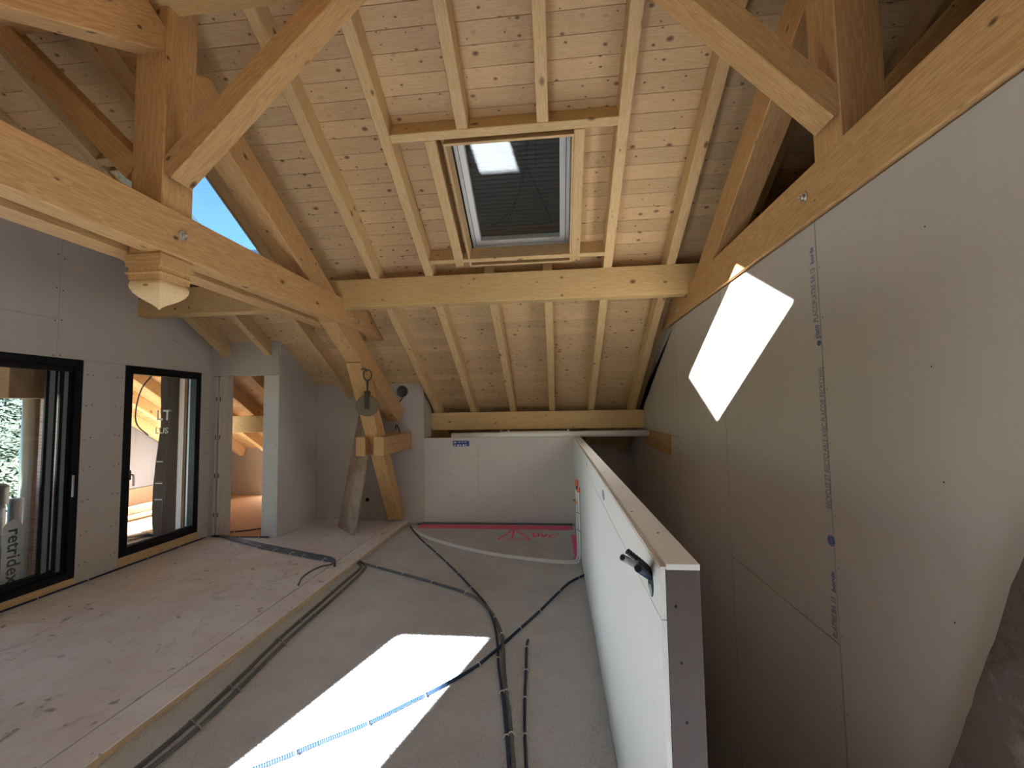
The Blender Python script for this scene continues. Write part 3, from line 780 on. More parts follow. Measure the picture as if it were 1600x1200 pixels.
def stub(pts, r, m, label):
    o = tube('conduit_stub', pts, r, m, None, step=.004, seg=12, rib=.14)
    tag(o, label, 'conduit'); 
    e = pts[0]; d = (Vector(pts[0])-Vector(pts[1])).normalized()
    lathe('open_end', [(r*.72, 0), (r*.72, .0008)], Vector(pts[0])+d*.0006, d, 'hole', o, 12)
def px_x(x, y, X): return on(x, y, 'X', X)
stub([px_x(980, 861, .175), px_x(1003, 880, .21), px_x(1016, 893, .245)], .0085, 'dark', 'black conduit stub, upper of three poking from the partition end')
stub([px_x(973, 871, .165), px_x(996, 884, .21), px_x(1014, 893, .246)], .0095, 'lgrey', 'grey corrugated conduit stub in the partition hole')
stub([px_x(997, 888, .19), px_x(1008, 896, .22), px_x(1018, 903, .246)], .0095, 'blue', 'blue corrugated conduit stub, lowest of three in the partition hole')

# ================================================================== SCREW DOTS ON WALLS
def dots(name, parent, pts, ax, s=.0035):
    vs = []; fs_ = []
    for p in pts:
        k = len(vs); p = Vector(p)
        for i in range(6):
            a = math.pi*i/3; c_, s_ = s*math.cos(a), s*math.sin(a)
            vs.append(p + (Vector((0, c_, s_)) if ax == 'X' else Vector((c_, 0, s_))))
        fs_.append(tuple(range(k, k+6)))
    me = bpy.data.meshes.new(name); me.from_pydata(vs, [], fs_); me.update()
    o = link(name, me, 'hole', parent); o['kind'] = 'stuff'
random.seed(11)
P_ = []
for yj in (4.75, 3.46, 2.226, .99):
    for z in [-.7+.3*k for k in range(11)]:
        for d in (-.022, .022):
            y = yj+d; zz = z+random.uniform(-.03, .03)
            if zz < rtop(y)-.03 and not (y > 4.9 and z > 1): P_.append((1.3092, y, zz))
for ym in (4.1, 2.85, 1.62):
    for z in [-.5+.45*k for k in range(7)]: P_.append((1.3092, ym+random.uniform(-.02, .02), min(2.45, z+random.uniform(-.05, .05))))
dots('screw_heads', wr, P_, 'X')
P_ = []
for yj, zlo, zhi in ((3.43, 2.18, 3.2), (4.64, 2.2, 2.8), (5.14, .2, 2.3), (3.72, .2, 2.1), (4.0, .2, 2.1), (2.2, 2.2, 3.9)):
    z = zlo
    while z < zhi:
        for d in (-.025, .025): P_.append((-4.4992, yj+d, z+random.uniform(-.02, .02)))
        z += .3
dots('screw_heads', wlft, P_, 'X', .006)
P_ = []
for xj, top in ((-1.912, 1.9), (-1.113, 1.15), (.101, 1.15), (-.72, 1.15), (-.3, 1.15), (-1.5, 1.15), (-2.6, 1.9), (-3.4, 1.9)):
    z = .1
    while z < top:
        P_.append((xj-.025, 6.0992, z+random.uniform(-.03, .03)))
        if random.random() < .6: P_.append((xj+.025, 6.0992, z+random.uniform(-.03, .03)))
        z += .29
dots('screw_heads', wb, P_, 'Y', .005)
P_ = [(x, 5.1992, z+random.uniform(-.03, .03)) for x in (-3.74, -3.58) for z in (.2, .45, .7, .95, 1.2, 1.45, 1.7, 1.95)] + [(-4.3, 5.1992, .3+.3*k) for k in range(6)] + [(-4.4+.14*k, 5.1992, 2.15) for k in range(6)]
dots('screw_heads', wd, P_, 'Y', .005)

# printed lettering on the right wall ---------------------------------
def text(name, s, loc, size, xdir, ydir, m, parent, ext=.0003, align='LEFT', sx=1.0):
    cu = bpy.data.curves.new(name, 'FONT'); cu.body = s; cu.size = size; cu.extrude = ext; cu.offset = size*.018; cu.align_x = align; cu.resolution_u = 2
    t = bpy.data.objects.new(name, cu); COL.objects.link(t); bpy.context.view_layer.update()
    me = bpy.data.meshes.new_from_object(t.evaluated_get(bpy.context.evaluated_depsgraph_get()))
    bpy.data.objects.remove(t)
    x = Vector(xdir).normalized(); y = Vector(ydir).normalized(); z = x.cross(y)
    for v in me.vertices: v.co.x *= sx
    mw = Matrix(((x.x, y.x, z.x, loc[0]), (x.y, y.y, z.y, loc[1]), (x.z, y.z, z.z, loc[2]), (0, 0, 0, 1)))
    o = link(name, me, m, parent, mw); return o
def wall_text(s, px0, px1, size, m='ink'):
    """lettering climbing the right wall from one point to another"""
    a = on(*px0, 'X', 1.3092); b = on(*px1, 'X', 1.3092)
    o = text('printed_text', s, a, size, b-a, (0, 1, 0), m, wr)
    w = max(v.co.x for v in o.data.vertices) - min(v.co.x for v in o.data.vertices)
    k = (b-a).length/w
    for v in o.data.vertices: v.co.x *= k
    x = (b-a).normalized(); y = Vector((1, 0, 0)).cross(x); y = -y if y.y < 0 else y; z = x.cross(y)
    o.matrix_world = Matrix(((x.x, y.x, z.x, a.x), (x.y, y.y, z.y, a.y), (x.z, y.z, z.z, a.z), (0, 0, 0, 1)))
wall_text('RECYCLEE ET RECYCLABLE AVEC PLACO\u00ae RECYCLING', (1299.5, 797), (1286, 574), .055)
wall_text('placo', (1281, 528), (1279, 507), .06, 'inkb')
wall_text('PLACOPLATRE BA 13', (1278.5, 502), (1272, 418), .055)
wall_text('bords', (1271.5, 411), (1270, 386), .045, 'inkb')
wall_text('PLATRE BA 13', (1309, 1000), (1305.5, 936), .05)
wall_text('bords', (1305.5, 927), (1304, 896), .042, 'inkb')
def ring_logo(px, r):
    c = on(*px, 'X', 1.3092)
    for rr in (r, r*.62):
        n = 20
        tube('printed_logo', [c + Vector((0, rr*math.cos(2*math.pi*k/n), rr*.95*math.sin(2*math.pi*k/n))) for k in range(n)], .003, 'inkb', wr, closed=True, seg=4)
    tube('printed_logo', [c + Vector((0, -r*.5, -r*.4)), c + Vector((0, r*.5, r*.4))], .003, 'inkb', wr, seg=4)
ring_logo((1299, 845), .024)
ring_logo((1280, 536), .012)

# ================================================================== GLAZED DOOR AND WINDOW
def gl_frame(t, y0, y1, z0, z1, w, x0, x1, m='black', nm='frame'):
    box(nm, (x0, y0, z0), (x1, y0+w, z1), m, t, c=.003); box(nm, (x0, y1-w, z0), (x1, y1, z1), m, t, c=.003)
    box(nm, (x0, y0+w, z0), (x1, y1-w, z0+w), m, t, c=.003); box(nm, (x0, y0+w, z1-w), (x1, y1-w, z1), m, t, c=.003)
def sliding(nm, y0, y1, z0, z1, right=True):
    t = empty(nm, (-4.55, (y0+y1)/2, z0), kind='structure')
    gl_frame(t, y0, y1, z0, z1, .065, -4.60, -4.496)
    ye = y1-.07
    # closer sash (front) and rear sash with its stile showing a sliver of glass
    box('sash_stile', (-4.552, y1-.155, z0+.06), (-4.535, y1-.06, z1-.06), 'black', t)
    box('seal_strip', (-4.535, y1-.130, z0+.09), (-4.529, y1-.099, z1-.09), 'strip', t)
    box('sash_stile', (-4.552, y1-.268, z0+.07), (-4.535, y1-.180, z1-.07), 'black', t)
    box('seal_strip', (-4.535, y1-.244, z0+.1), (-4.529, y1-.205, z1-.1), 'strip', t)
    box('sash_rail', (-4.575, y0+.065, z0+.06), (-4.52, y1-.2, z0+.12), 'black', t)
    box('sash_rail', (-4.575, y0+.065, z1-.12), (-4.52, y1-.06, z1-.06), 'black', t)
    box('sash_rail', (-4.575, y1-.215, z0+.06), (-4.54, y1-.1, z0+.12), 'black', t)
    box('pane', (-4.552, y0+.06, z0+.1), (-4.548, y1-.16, z1-.1), 'glass', t)
    h = box('handle', (-4.505, y1-.058, .86), (-4.49, y1-.038, 1.06), 'steel', t, c=.004)
    return t
d1 = sliding('window_1', *D1)
d0 = sliding('window_added', *D0)  # unseen sliding door behind the camera, added to let in more light
w2 = empty('window_2', (-4.55, 4.55, .147), kind='structure')
y0, y1, z0, z1 = W2
gl_frame(w2, y0, y1, z0, z1, .05, -4.60, -4.492)
gl_frame(w2, y0+.035, y1-.01, z0+.03, z1-.03, .055, -4.58, -4.50, nm='sash')
box('pane', (-4.552, y0+.08, z0+.07), (-4.548, y1-.05, z1-.08), 'glass', w2)
box('glazing_bead', (-4.55, y0+.085, z0+.084), (-4.535, y1-.06, z0+.096), 'strip', w2)
hd = box('handle_plate', (-4.50, 4.125, .93), (-4.488, 4.155, 1.03), 'dark', w2, c=.003)
tube('handle', [(-4.488, 4.14, .985), (-4.462, 4.14, .985), (-4.455, 4.145, .98), (-4.455, 4.15, .93), (-4.455, 4.15, .87)], .009, 'steel', w2, step=.02)
# timber sills under the frames
tag(box('sill_board', (-4.58, 1.2, .045), (-4.497, 3.66, .11), 'rafter', None, c=.003), 'yellow timber packer under the big black sliding door', 'sill')
tag(box('sill_board', (-4.58, 4.06, .045), (-4.496, 5.04, .145), 'rafter', None, c=.003), 'yellow timber packer under the narrow black window', 'sill')
# reveal outside the narrow window: metal, timber edge, insulation board
rv = empty('window_reveal', (-4.7, 5.03, .1), 'layered outer reveal of the narrow window with pink insulation edge', 'reveal')
def rev(y, z0, z1):
    box('metal_jamb', (-4.665, y-.03, z0), (-4.605, y+.06, z1), 'reveal', rv)
    box('dark_joint', (-4.70, y-.01, z0), (-4.666, y+.06, z1), 'black', rv)
    box('timber_edge', (-4.70-.018, y-.02, z0), (-4.701, y+.06, z1), 'peach', rv)
    box('insulation_board', (-4.79, y-.035, z0), (-4.7185, y+.06, z1), 'xps', rv)
rev(5.06, .05, 2.2)
rv2 = box('insulation_board', (-4.85, 3.585, .05), (-4.64, 3.75, 2.2), 'xps', None); tag(rv2, 'pink printed insulation edge outside the sliding door', 'insulation')

# ================================================================== OUTDOORS
tag(box('terrace_floor', (-9.5, -3, -.25), (-4.64, 7.2, -.02), 'terr'), kind='structure')
# hanging membrane at the corner outside window 2
def membrane():
    bm = bmesh.new(); NX, NZ = 26, 20; V = []
    for j in range(NZ+1):
        z = -.0 + 2.3*j/NZ; row = []
        for i in range(NX+1):
            t = i/NX
            x = -4.80-.23*t - .04*math.sin(z*2.2)*t; y = 5.05+.10*math.sin(t*9+z*1.3)*.6+.05*math.sin(t*23+z*3)+.05*(1-z/2.3)*math.sin(t*5)
            row.append(bm.verts.new((x, y, z)))
        V.append(row)
    for j in range(NZ):
        for i in range(NX): bm.faces.new((V[j][i], V[j][i+1], V[j+1][i+1], V[j+1][i]))
    bmesh.ops.solidify(bm, geom=bm.faces[:], thickness=.006)
    me = bpy.data.meshes.new('roofing_membrane'); bm.to_mesh(me); bm.free()
    c = Vector((-4.95, 5.05, 0)); me.transform(Matrix.Translation(-c))
    o = link('roofing_membrane', me, 'tarp', None, Matrix.Translation(c), smooth=True)
    return tag(o, 'dark creased roofing membrane with pale print hanging outside the narrow window', 'membrane')
mb = membrane()
text('printed_text', 'LT', (-5.035, 4.955, 1.55), .18, (1, .06, 0), (0, 0, 1), 'tarpink', mb, align='LEFT')
text('printed_text', 'LUS', (-5.04, 4.95, 1.38), .105, (1, .06, 0), (0, 0, 1), 'tarpink', mb, align='LEFT')
for z in (.55, .75, 1.02): box('printed_line', (-5.02, 4.955, z), (-4.92, 4.958, z+.012), 'tarpink', mb)
cb = tube('hanging_cable', [(-5.05, 4.9, 2.12), (-5.15, 4.86, 1.95), (-5.22, 4.86, 1.7), (-5.2, 4.86, 1.5), (-5.08, 4.9, 1.36)], .008, 'dark', None, step=.03)
tag(cb, 'black cable hanging in a loop outside the narrow window', 'cable')
# parapet beyond: white panels over a brown band, upstand timber and loose planks
tag(poly('outer_wall', [(6.2, .35), (8.8, .35), (8.8, BP(8.8)), (6.2, BP(6.2))], 'X', -7.45, -7.35, 'render'), 'pale rendered wall seen through the narrow window', 'wall')
tag(box('outer_band', (-7.46, 6.2, -.02), (-7.34, 9, .34), 'old'), 'brown timber band under the pale outer wall', 'boarding')
tag(box('upstand_beam', (-6.9, 4.9, .0), (-6.8, 7.1, .14), 'timber_out', None, c=.004), 'pale timber upstand lying on the terrace', 'beam')
for k, (x, y, a, L) in enumerate(((-5.6, 5.3, 1.2, 1.2), (-6.1, 5.5, .9, 1.4), (-6.4, 5.9, 1.5, 1.1))):
    d = Vector((math.cos(a), math.sin(a), 0)); c = Vector((x, y, .02+.03*k))
    tag(beam('loose_plank', c-d*L/2, c+d*L/2, .14, .025, 'timber_out'), ['nearest loose plank on the terrace outside the narrow window', 'middle loose plank on the sunlit terrace', 'far loose plank on the terrace by the upstand'][k], 'plank')
# roof edge and post of the outdoor bay seen through the sliding door
ob = beam('outdoor_beam', (-5.9, 1.0, 2.08), (-5.9, 4.26, 2.08), .14, .22, 'beam', c=.005); tag(ob, 'orange beam with a bolt under the outdoor roof, top of the sliding door', 'beam')
bolt((-5.829, 4.13, 2.1), (1, 0, 0), ob)
tag(beam('outdoor_strut', (-5.9, 3.6, 2.16), (-5.9, 4.75, 1.62), .12, .10, 'beam', up=(0, .4, 1)), 'sloping orange strut under the outdoor beam', 'strut')
tag(box('blind_box', (-4.95, 3.24, 1.78), (-4.70, 3.55, 2.12), 'old', None, c=.004), 'dark brown box hanging outside the top of the sliding door', 'box')
tag(tube('drain_pipe', [(-5.35, 3.86, -.02), (-5.35, 3.86, 1.95)], .05, 'clear', None, seg=14, step=1), 'silvery downpipe outside the sliding door', 'pipe')
tag(box('outdoor_post', (-5.35, 3.915, -.02), (-5.22, 4.03, 2.2), 'old', None, c=.004), 'brown post beside the silvery downpipe', 'post')
# wrapped roll of material with large label
bgp = empty('wrapped_pack', (-4.95, 3.2, 0), 'tall grey wrapped pack with a white lettered label outside the sliding door', 'pack')
PKY = 3.17
lathe('wrap', [(.24, 0), (.255, .02), (.26, .4), (.25, .84), (.235, .86)], (-5.0, PKY, -.02), (0, 0, 1), 'bag', bgp, 24)
lathe('top_band', [(.262, 0), (.266, .02), (.262, .15), (.245, .17)], (-5.0, PKY, .85), (0, 0, 1), 'bag2', bgp, 24)
pts = []
lx = -4.735
poly('label_plate', [(3.275, .1), (3.41, .1), (3.41, .66), (3.39, .70), (3.345, .72), (3.30, .70), (3.275, .66)], 'X', lx, lx+.002, 'label', bgp)
text('printed_text', 'retridex', (lx+.0022, 3.315, .64), .135, (0, 0, -1), (0, 1, 0), 'bag2', bgp, align='LEFT', sx=1.05)
tag(tube('film_roll', [(-4.98, 3.52, -.02), (-4.98, 3.53, .86)], .05, 'label', None, seg=12, step=1), 'pale roll of film standing beside the wrapped pack', 'roll')
# conifer
tr = empty('conifer', (-13, 8.5, -3), 'blue green conifer outside the sliding door', 'tree')
tube('trunk', [(-13, 8.5, -3), (-13, 8.5, 7)], .18, 'bark', tr, seg=10, step=1)
random.seed(5)
vs = []; fs_ = []
for k in range(34000):
    h = random.random()**1.15; z = -3+11*h; R = 3.9*(1-h)+.15
    lay = math.floor(z/.55); 
    a = random.uniform(0, 2*math.pi); rr = R*(random.random()**.4)*(.8+.2*math.sin(a*7+lay*2.1))
    c = Vector((-13+rr*math.cos(a), 8.5+rr*math.sin(a), z - .25*rr/max(R, .3)+.12*math.sin(a*9+lay)))
    d = Vector((math.cos(a)+random.uniform(-.7, .7), math.sin(a)+random.uniform(-.7, .7), random.uniform(-.5, .3))).normalized()*random.uniform(.06, .14)
    s = d.cross(Vector((random.uniform(-1, 1), random.uniform(-1, 1), 1))).normalized()*random.uniform(.015, .032)
    i = len(vs); vs += [c-d*.5-s*.4, c-d*.5+s*.4, c+s, c+d, c-s]; fs_.append((i, i+1, i+2, i+3, i+4))
me = bpy.data.meshes.new('foliage'); me.from_pydata(vs, [], fs_); me.update()
fo = link('foliage', me, 'leaf', tr); fo['kind'] = 'stuff'
gr = box('ground_outside', (-60, -40, -3.2), (40, 60, -3.0), plain('dull grass', (.08, .1, .05), .9), None); tag(gr, kind='structure')

# ================================================================== CONDUITS AND CABLES ON THE FLOOR
def fl(pts, z): return [on(x, y, 'Z', z) for x, y in pts]
def clip(p, d, r, parent, m='clip', wide=1.0):
    d = Vector((d.x, d.y, 0)).normalized(); s = Vector((-d.y, d.x, 0))
    q = []
    for k in range(9):
        a = math.pi*k/8; q.append(p + s*(r*1.25*wide)*math.cos(a) + Vector((0, 0, r*1.3*math.sin(a)-r*.1)))
    q = [p + s*r*2.1*wide + Vector((0, 0, -r*.75))] + q + [p - s*r*2.1*wide + Vector((0, 0, -r*.75))]
    o = tube('clip', q, .0035, m, parent, step=.5, seg=5); o.scale = (1, 1, 1)
    return o
def cable(name, pts, r, m, label, cat='cable', z=None, group=None, rib=0, clips=(), step=.04, clipm='clip', wide=1.0, seg=8):
    z = r if z is None else z
    w = fl(pts, z) if not isinstance(pts[0], Vector) else pts
    o = tube(name, w, r, m, None, step=step, rib=rib, seg=seg); tag(o, label, cat, group)
    path = cr(w, .02)
    for (cx, cy_) in clips:
        q = on(cx, cy_, 'Z', z); i = min(range(len(path)), key=lambda k: (path[k]-q).length)
        i = max(1, min(len(path)-2, i)); clip(path[i], path[i+1]-path[i-1], r, o, clipm, wide)
    return o
A = [(200, 1212), (285, 1141), (370, 1063), (440, 995), (500, 943), (540, 908), (560, 891), (564, 884), (556, 878)]
B = [(220, 1212), (300, 1146), (382, 1067), (450, 999), (508, 947), (548, 911), (567, 892), (571, 883), (560, 876)]
cable('conduit', A, .0125, 'grey', 'grey corrugated conduit along the floor step, left one of the pair', 'conduit', rib=.1, step=.007, clips=[(300, 1131), (362, 1073), (436, 1001), (470, 970), (520, 925)], clipm='lgrey')
cable('conduit', B, .0125, 'grey', 'grey corrugated conduit along the floor step, right one of the pair', 'conduit', rib=.1, step=.007, clips=[(308, 1139), (372, 1080), (446, 1006), (492, 962), (534, 924)], clipm='lgrey')
cable('conduit', [(552, 876), (590, 886), (630, 897), (680, 911), (725, 925), (750, 939), (770, 960), (782, 985), (786, 1010), (789, 1060), (796, 1120), (804, 1212)], .0115, 'grey', 'thick grey conduit curving from the step down the middle of the screed', 'conduit', rib=.1, step=.007, clips=[(590, 886), (629, 897), (676, 910), (728, 926), (771, 966), (780, 993), (788, 1080), (795, 1150)])
cable('cable', [(641, 822), (655, 840), (680, 862), (715, 895), (742, 924), (760, 945), (772, 975), (777, 1005), (779, 1040), (788, 1110), (796, 1212)], .009, 'navy', 'dark blue conduit running from the back wall beside the thick grey one', 'conduit', rib=.12, step=.008, clips=[(667, 850), (683, 864), (698, 879), (715, 896), (736, 919), (777, 1029), (787, 1081), (792, 1152)])
zb = .03
cable('cable', [(913, 898), (890, 910), (868, 930), (843, 955), (815, 980), (790, 1003), (770, 1020), (748, 1038), (720, 1056), (680, 1078), (640, 1098), (575, 1130), (500, 1160), (440, 1185), (370, 1212)], .0105, 'blue', 'blue corrugated conduit crossing the sunlit screed', 'conduit', z=.012, rib=.14, step=.005, seg=12, clips=[(905, 903), (876, 925), (843, 955), (812, 982), (748, 1040), (668, 1087), (574, 1130), (463, 1177)], wide=.8)
cable('cable', [(825, 1000), (823, 1010), (822, 1045), (820, 1095), (820, 1140), (823, 1212)], .009, 'navy', 'short dark blue conduit rising out of the screed right of the others', 'conduit', rib=.12, step=.007, clips=[(823, 1012), (821, 1047), (819, 1093), (821, 1149)])
for k, (dx, dy) in enumerate(((0, 0), (3, -5))):
    w = fl([(645, 826), (654, 834+dy*.2), (670, 842+dy*.5), (700, 851+dy*.5), (740, 861+dy*.5), (790, 870+dy*.5), (840, 876+dy*.5), (885, 880+dy*.6)], .01)
    w += [Vector((.205-.02*k, 4.60+.05*k, .012)), Vector((.225-.02*k, 4.63+.04*k, .05)), Vector((.228-.02*k, 4.64+.04*k, .3)), Vector((.228-.02*k, 4.64+.04*k, .72 if k == 0 else .74))]
    o = cable('water_pipe', w, .0105, 'pvc', 'white pipe curving over the screed and up the partition, %s of the two' % ('nearer' if k == 0 else 'farther'), 'pipe', step=.03)
    for z in (.12, .32, .5): lathe('pipe_ring', [(.0105, 0), (.0105, .006)], (.228-.02*k, 4.64+.04*k, z), (0, 0, 1), 'dark', o, 10)
for (cx, cy_) in ():
    pass
mf = empty('pipe_riser', (.215, 4.72, .0), 'vertical riser with orange fittings at the back corner of the partition', 'pipe')
tube('riser', [(.215, 4.76, .18), (.215, 4.76, .80)], .011, 'grey', mf, step=1)
for z in (.8, .42): lathe('orange_fitting', [(.016, 0), (.018, .01), (.018, .05), (.016, .06)], (.215, 4.76, z-.03), (0, 0, 1), 'orange', mf, 12)
lathe('orange_fitting', [(.013, 0), (.013, .05)], (.228, 4.64, .72), (0, 0, 1), 'orange', mf, 12)
box('bracket', (.17, 4.66, .60), (.242, 4.80, .62), 'copper', mf); box('bracket', (.235, 4.6, .3), (.242, 4.82, .315), 'steel', mf)
# on the timber floor
for k, (dy, m_) in enumerate(((0, 'grey'), (-2.9, 'grey'), (2.9, 'grey'))):
    cable('conduit', [(339, 836+dy*.3), (370, 843+dy*.7), (410, 853+dy), (450, 861+dy), (490, 869+dy), (512, 873+dy), (522, 877+dy), (523, 882+dy)], .012, m_, ['middle grey conduit of the bundle crossing from the doorway to the step', 'far grey conduit of the bundle crossing from the doorway to the step', 'near grey conduit of the bundle crossing from the doorway to the step'][k], 'conduit', z=.052, clips=[(388, 848), (410, 853), (434, 859), (459, 864), (480, 867), (512, 873)] if k == 2 else (), rib=.1, step=.012, wide=1.8)
cable('cable', [Vector(on(466, 914, 'Z', .05)), Vector(on(472, 903, 'Z', .06)), Vector(on(485, 893, 'Z', .08)), Vector(on(502, 885, 'Z', .085)), Vector(on(517, 882, 'Z', .07)), Vector(on(522, 879, 'Z', .055))], .009, 'grey', 'short arched grey conduit ending in the joint of the timber floor', 'conduit', rib=.1, step=.008)
yy = [Vector((-4.47, y, .05)) for y in (1.0, 2.5, 4.0, 5.0, 5.12)]
o = cable('cable', yy, .008, 'navy', 'dark blue cable along the foot of the left window wall', 'cable', step=.2)
for y in (2.6, 3.35, 3.75, 4.35, 4.75): clip(Vector((-4.47, y, .05)), Vector((0, 1, 0)), .009, o)
cable('cable', [(330, 838), (355, 832), (385, 829), (418, 824)], .008, 'navy', 'dark cable on the floor inside the doorway, farther one', 'cable', z=.05, clips=[(365, 831), (402, 826)])
cable('cable', [(330, 838), (355, 839), (385, 839), (420, 839)], .008, 'navy', 'dark cable on the floor inside the doorway, nearer one', 'cable', z=.05, clips=[(375, 839), (405, 839)])
# conduit lying in the back channel
cable('cable', [Vector((-1.98, 6.0, .012)), Vector((-1.9, 6.06, .012)), Vector((.1, 6.07, .012)), Vector((.2, 6.06, .012))], .013, 'grey', 'grey conduit along the foot of the low back wall', 'conduit', step=.1)
for x in (-1.3, -.7, -.1, .12): pass

# sprayed marks on the screed -------------------------------------------
sp = empty('spray_marks', (-.5, 5.7, .001), 'pink sprayed line, arrow and letters on the screed by the back wall', 'marking')
def smear(name, x0, x1, y0, y1, n=60, along='x'):
    random.seed(n); vs = []; f = []
    for i in range(n+1):
        t = i/n
        if along == 'x':
            x = x0+(x1-x0)*t; vs += [(x, y0+random.uniform(-.012, .012)-(.02 if t > .45 else 0), .0012), (x, y1+random.uniform(-.01, .01), .0012)]
        else:
            y = y0+(y1-y0)*t; vs += [(x0+random.uniform(-.01, .01), y, .0012), (x1+random.uniform(-.005, .005), y, .0012)]
        if i: k = 2*i; f.append((k-2, k, k+1, k-1))
    me = bpy.data.meshes.new(name); me.from_pydata(vs, [], f); me.update(); return me
def paint():
    m, n, l, b = mat('sprayed pink')
    tc = n.new('ShaderNodeTexCoord'); a = nd(n, 'ShaderNodeTexNoise', Scale=22.0, Detail=4.0, Roughness=.7); l.new(tc.outputs['Object'], a.inputs['Vector'])
    l.new(ramp(n, l, a.outputs[0], [(.40, (.42, .34, .35)), (.46, (.80, .14, .28)), (.58, (.95, .08, .26))]), b.inputs['Base Color']); b.inputs['Roughness'].default_value = .85
    return m
M['spray'] = paint()
link('spray_line', smear('l', -1.93, .2, 5.84, 6.035, 70), 'spray', sp)
link('spray_line', smear('l', .17, .235, 4.72, 5.6, 30, 'y'), 'spray', sp)
def stroke(pts, w=.013):
    tube('spray_stroke', [Vector((p.x, p.y, .0)) for p in fl(pts, 0)], w, 'pink', sp, step=.02, seg=6).scale = (1, 1, .12)
for s_ in ([(803, 828.5), (797, 830.5), (788, 837), (779, 842.2), (800, 842.8), (828, 843.5)], [(802.5, 829), (801, 836), (799.5, 842)], [(805, 829), (815, 834), (822, 839), (828, 843)],
           [(833.2, 834), (834.8, 840)], [(828, 834.2), (836, 833.2), (842, 834.2), (840.5, 837.5), (834.5, 838.5)], [(846, 834), (849, 839.5), (854, 834.5)], [(873, 834.5), (863, 835), (857.5, 837.8), (862, 840), (868, 839.2)]):
    stroke(s_)

# ================================================================== SMALL THINGS
# white pipe on the low wall
wp = tube('plastic_pipe', [on(706, 681, 'Y', 6.15), on(1014, 676.5, 'Y', 6.18)], .043, 'pvc', None, step=5, seg=16)
tag(wp, 'long white plastic pipe lying along the top of the low back wall', 'pipe')
du = empty('duct_profile', (-.3, 6.4, 1.27), 'white angular profile behind the long white pipe', 'profile')
tag(du, cat='profile')
box('profile_bar', (-.80, 6.40, 1.235), (.19, 6.46, 1.285), 'pvc', du, c=.003)
for x in (-.83, -.72, .17): box('profile_foot', (x, 6.38, 1.222), (x+.03, 6.47, 1.305), 'pvc', du)
ds = box('profile_support', (-.85, 6.2, 1.19), (.25, 6.48, 1.222), 'gypcore', None); tag(ds, kind='structure'); ds.name = 'trim_1'
# blue tag
tgm = empty('blue_tag', (-1.36, 6.09, 1.13), 'small blue tag with white marks under the long white pipe', 'tag')
pts = []
for (cx, cz, a0) in ((-1.255, 1.16, 0), (-1.465, 1.16, 90), (-1.465, 1.108, 180), (-1.255, 1.108, 270)):
    for k in range(5):
        a = math.radians(a0+k*22.5); pts.append((cx+.014*math.cos(a), cz+.014*math.sin(a)))
poly('plate', pts, 'Y', 6.092, 6.0985, 'tag', tgm)
mk = boxes_me('marks', [((-1.455+.04*k, 6.0905, 1.10), (-1.44+.04*k+.01*(k % 2), 6.092, 1.12)) for k in range(5)] + [((-1.40+.045*k, 6.0905, 1.148), (-1.375+.045*k, 6.092, 1.156)) for k in range(3)] + [((-1.46, 6.0905, 1.14), (-1.435, 6.092, 1.16))])
link('marks', mk, 'label', tgm)['kind'] = 'stuff'
# black socket and its tail
sk_ = empty('cable_outlet', (-2.27, 6.1, 1.9), 'round black cable outlet with a short tail high on the back wall', 'outlet')
lathe('disc', [(.085, 0), (.085, .01), (.075, .03), (.06, .035)], (-2.235, 6.099, 1.905), (0, -1, 0), 'dark', sk_, 24)
tube('tail', [(-2.21, 6.06, 1.87), (-2.215, 6.04, 1.80), (-2.27, 6.03, 1.73), (-2.3, 6.04, 1.70)], .008, 'dark', sk_, step=.02)
hl = lathe('wall_hole', [(.028, 0), (.028, .001)], (-2.764, 6.0995, .327), (0, -1, 0), 'hole', None, 16); tag(hl, 'small round dark hole low in the back wall behind the leaning plank', 'hole')
tag(tube('wall_cable', [(-2.33, 6.08, 1.35), (-2.30, 6.03, 1.42), (-2.26, 6.02, 1.36), (-2.25, 6.05, 1.27)], .008, 'dark', None, step=.02), 'black cable loop behind the leaning leg', 'cable')
# leaning plank
B1 = Vector((-2.941, 5.657, .041)); B2 = Vector((-2.512, 5.237, .041)); T1 = Vector((-2.90, 6.02, 1.62))
u = (B2-B1); v = (T1-B1); nn = u.cross(v).normalized(); nn = nn if nn.y < 0 else -nn
ctr = B1 + u/2 + v/2 - nn*.009
me = prism_me('leaning_plank', [(-v.length/2, -.009), (v.length/2, -.009), (v.length/2, .009), (-v.length/2, .009)], -u.length/2, u.length/2)
x = u.normalized(); z = nn; y = z.cross(x)
lp = link('leaning_plank', me, 'osb', None, Matrix(((x.x, y.x, z.x, ctr.x), (x.y, y.y, z.y, ctr.y), (x.z, y.z, z.z, ctr.z), (0, 0, 0, 1))))
tag(lp, 'dusty brown plank standing on the floor and leaning behind the timber leg', 'plank')
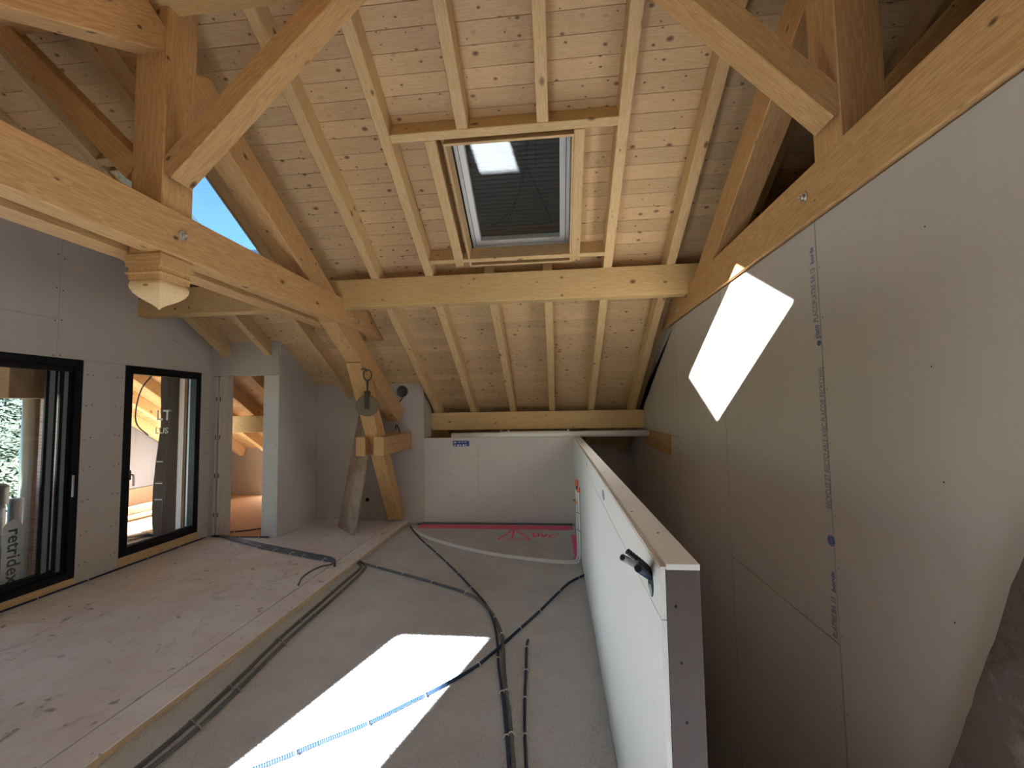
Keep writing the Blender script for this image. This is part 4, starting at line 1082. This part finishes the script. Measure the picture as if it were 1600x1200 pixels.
# pulley
pu = empty('pulley', (-2.13, 4.69, 1.69), 'old rusty iron pulley hanging from a ring on the left truss', 'pulley')
def ringp(c, ry, rz, tilt, n=24): return [c + Vector((math.sin(tilt)*ry*math.cos(2*math.pi*k/n), math.cos(tilt)*ry*math.cos(2*math.pi*k/n), rz*math.sin(2*math.pi*k/n))) for k in range(n)]
tube('hook_screw', [(-2.21, 4.70, 2.10), (-2.16, 4.68, 2.10), (-2.13, 4.68, 2.07)], .008, 'iron', pu, step=.01)
tube('ring', ringp(Vector((-2.13, 4.69, 2.03)), .045, .062, .9), .008, 'iron', pu, closed=True)
tube('chain_link', ringp(Vector((-2.13, 4.69, 1.935)), .018, .035, 2.4), .007, 'iron', pu, closed=True)
tube('shank', [(-2.13, 4.69, 1.91), (-2.13, 4.69, 1.84)], .01, 'iron', pu, step=1)
AX = Vector((-.30, .95, 0)).normalized(); SD = Vector((-AX.y, AX.x, 0)); PC = Vector((-2.13, 4.69, 1.68))
def pbox(nm, s0, s1, a0, a1, z0, z1, m):
    me = boxes_me(nm, [((s0, a0, z0), (s1, a1, z1))])
    return link(nm, me, m, pu, Matrix(((SD.x, -AX.x, 0, PC.x), (SD.y, -AX.y, 0, PC.y), (0, 0, 1, PC.z), (0, 0, 0, 1))))
pbox('cheek_plate', -.028, .022, -.045, -.037, -.04, .165, 'iron'); pbox('cheek_plate', -.022, .028, .037, .045, -.04, .165, 'iron'); pbox('yoke', -.03, .03, -.045, .045, .15, .165, 'iron')
lathe('wheel', [(.05, -.028), (.118, -.028), (.121, -.022), (.112, -.008), (.112, .008), (.121, .022), (.118, .028), (.05, .028)], PC, AX, 'bronze', pu, 40)
lathe('axle', [(.012, -.055), (.02, -.05), (.02, .05), (.012, .055)], PC, AX, 'iron', pu, 12)
# rough brown board leaning on the near end of the right wall
a = [(1.386, 1.026), (1.765, .003), (1.0, .003), (.6, 1.1), (1.36, 1.10)]
zs = [.003+.06*k for k in range(20)]
zs = [.003+.06*k for k in range(30)]
edge = [(1.77-.372*z+random.uniform(-.006, .006), z) for z in zs]
rbp = poly('formwork_board', edge + [(.3, 1.75), (.75, .003)], 'X', 1.268, 1.306, 'rough'); tag(rbp, 'rough dark brown board against the near end of the grey wall', 'board')
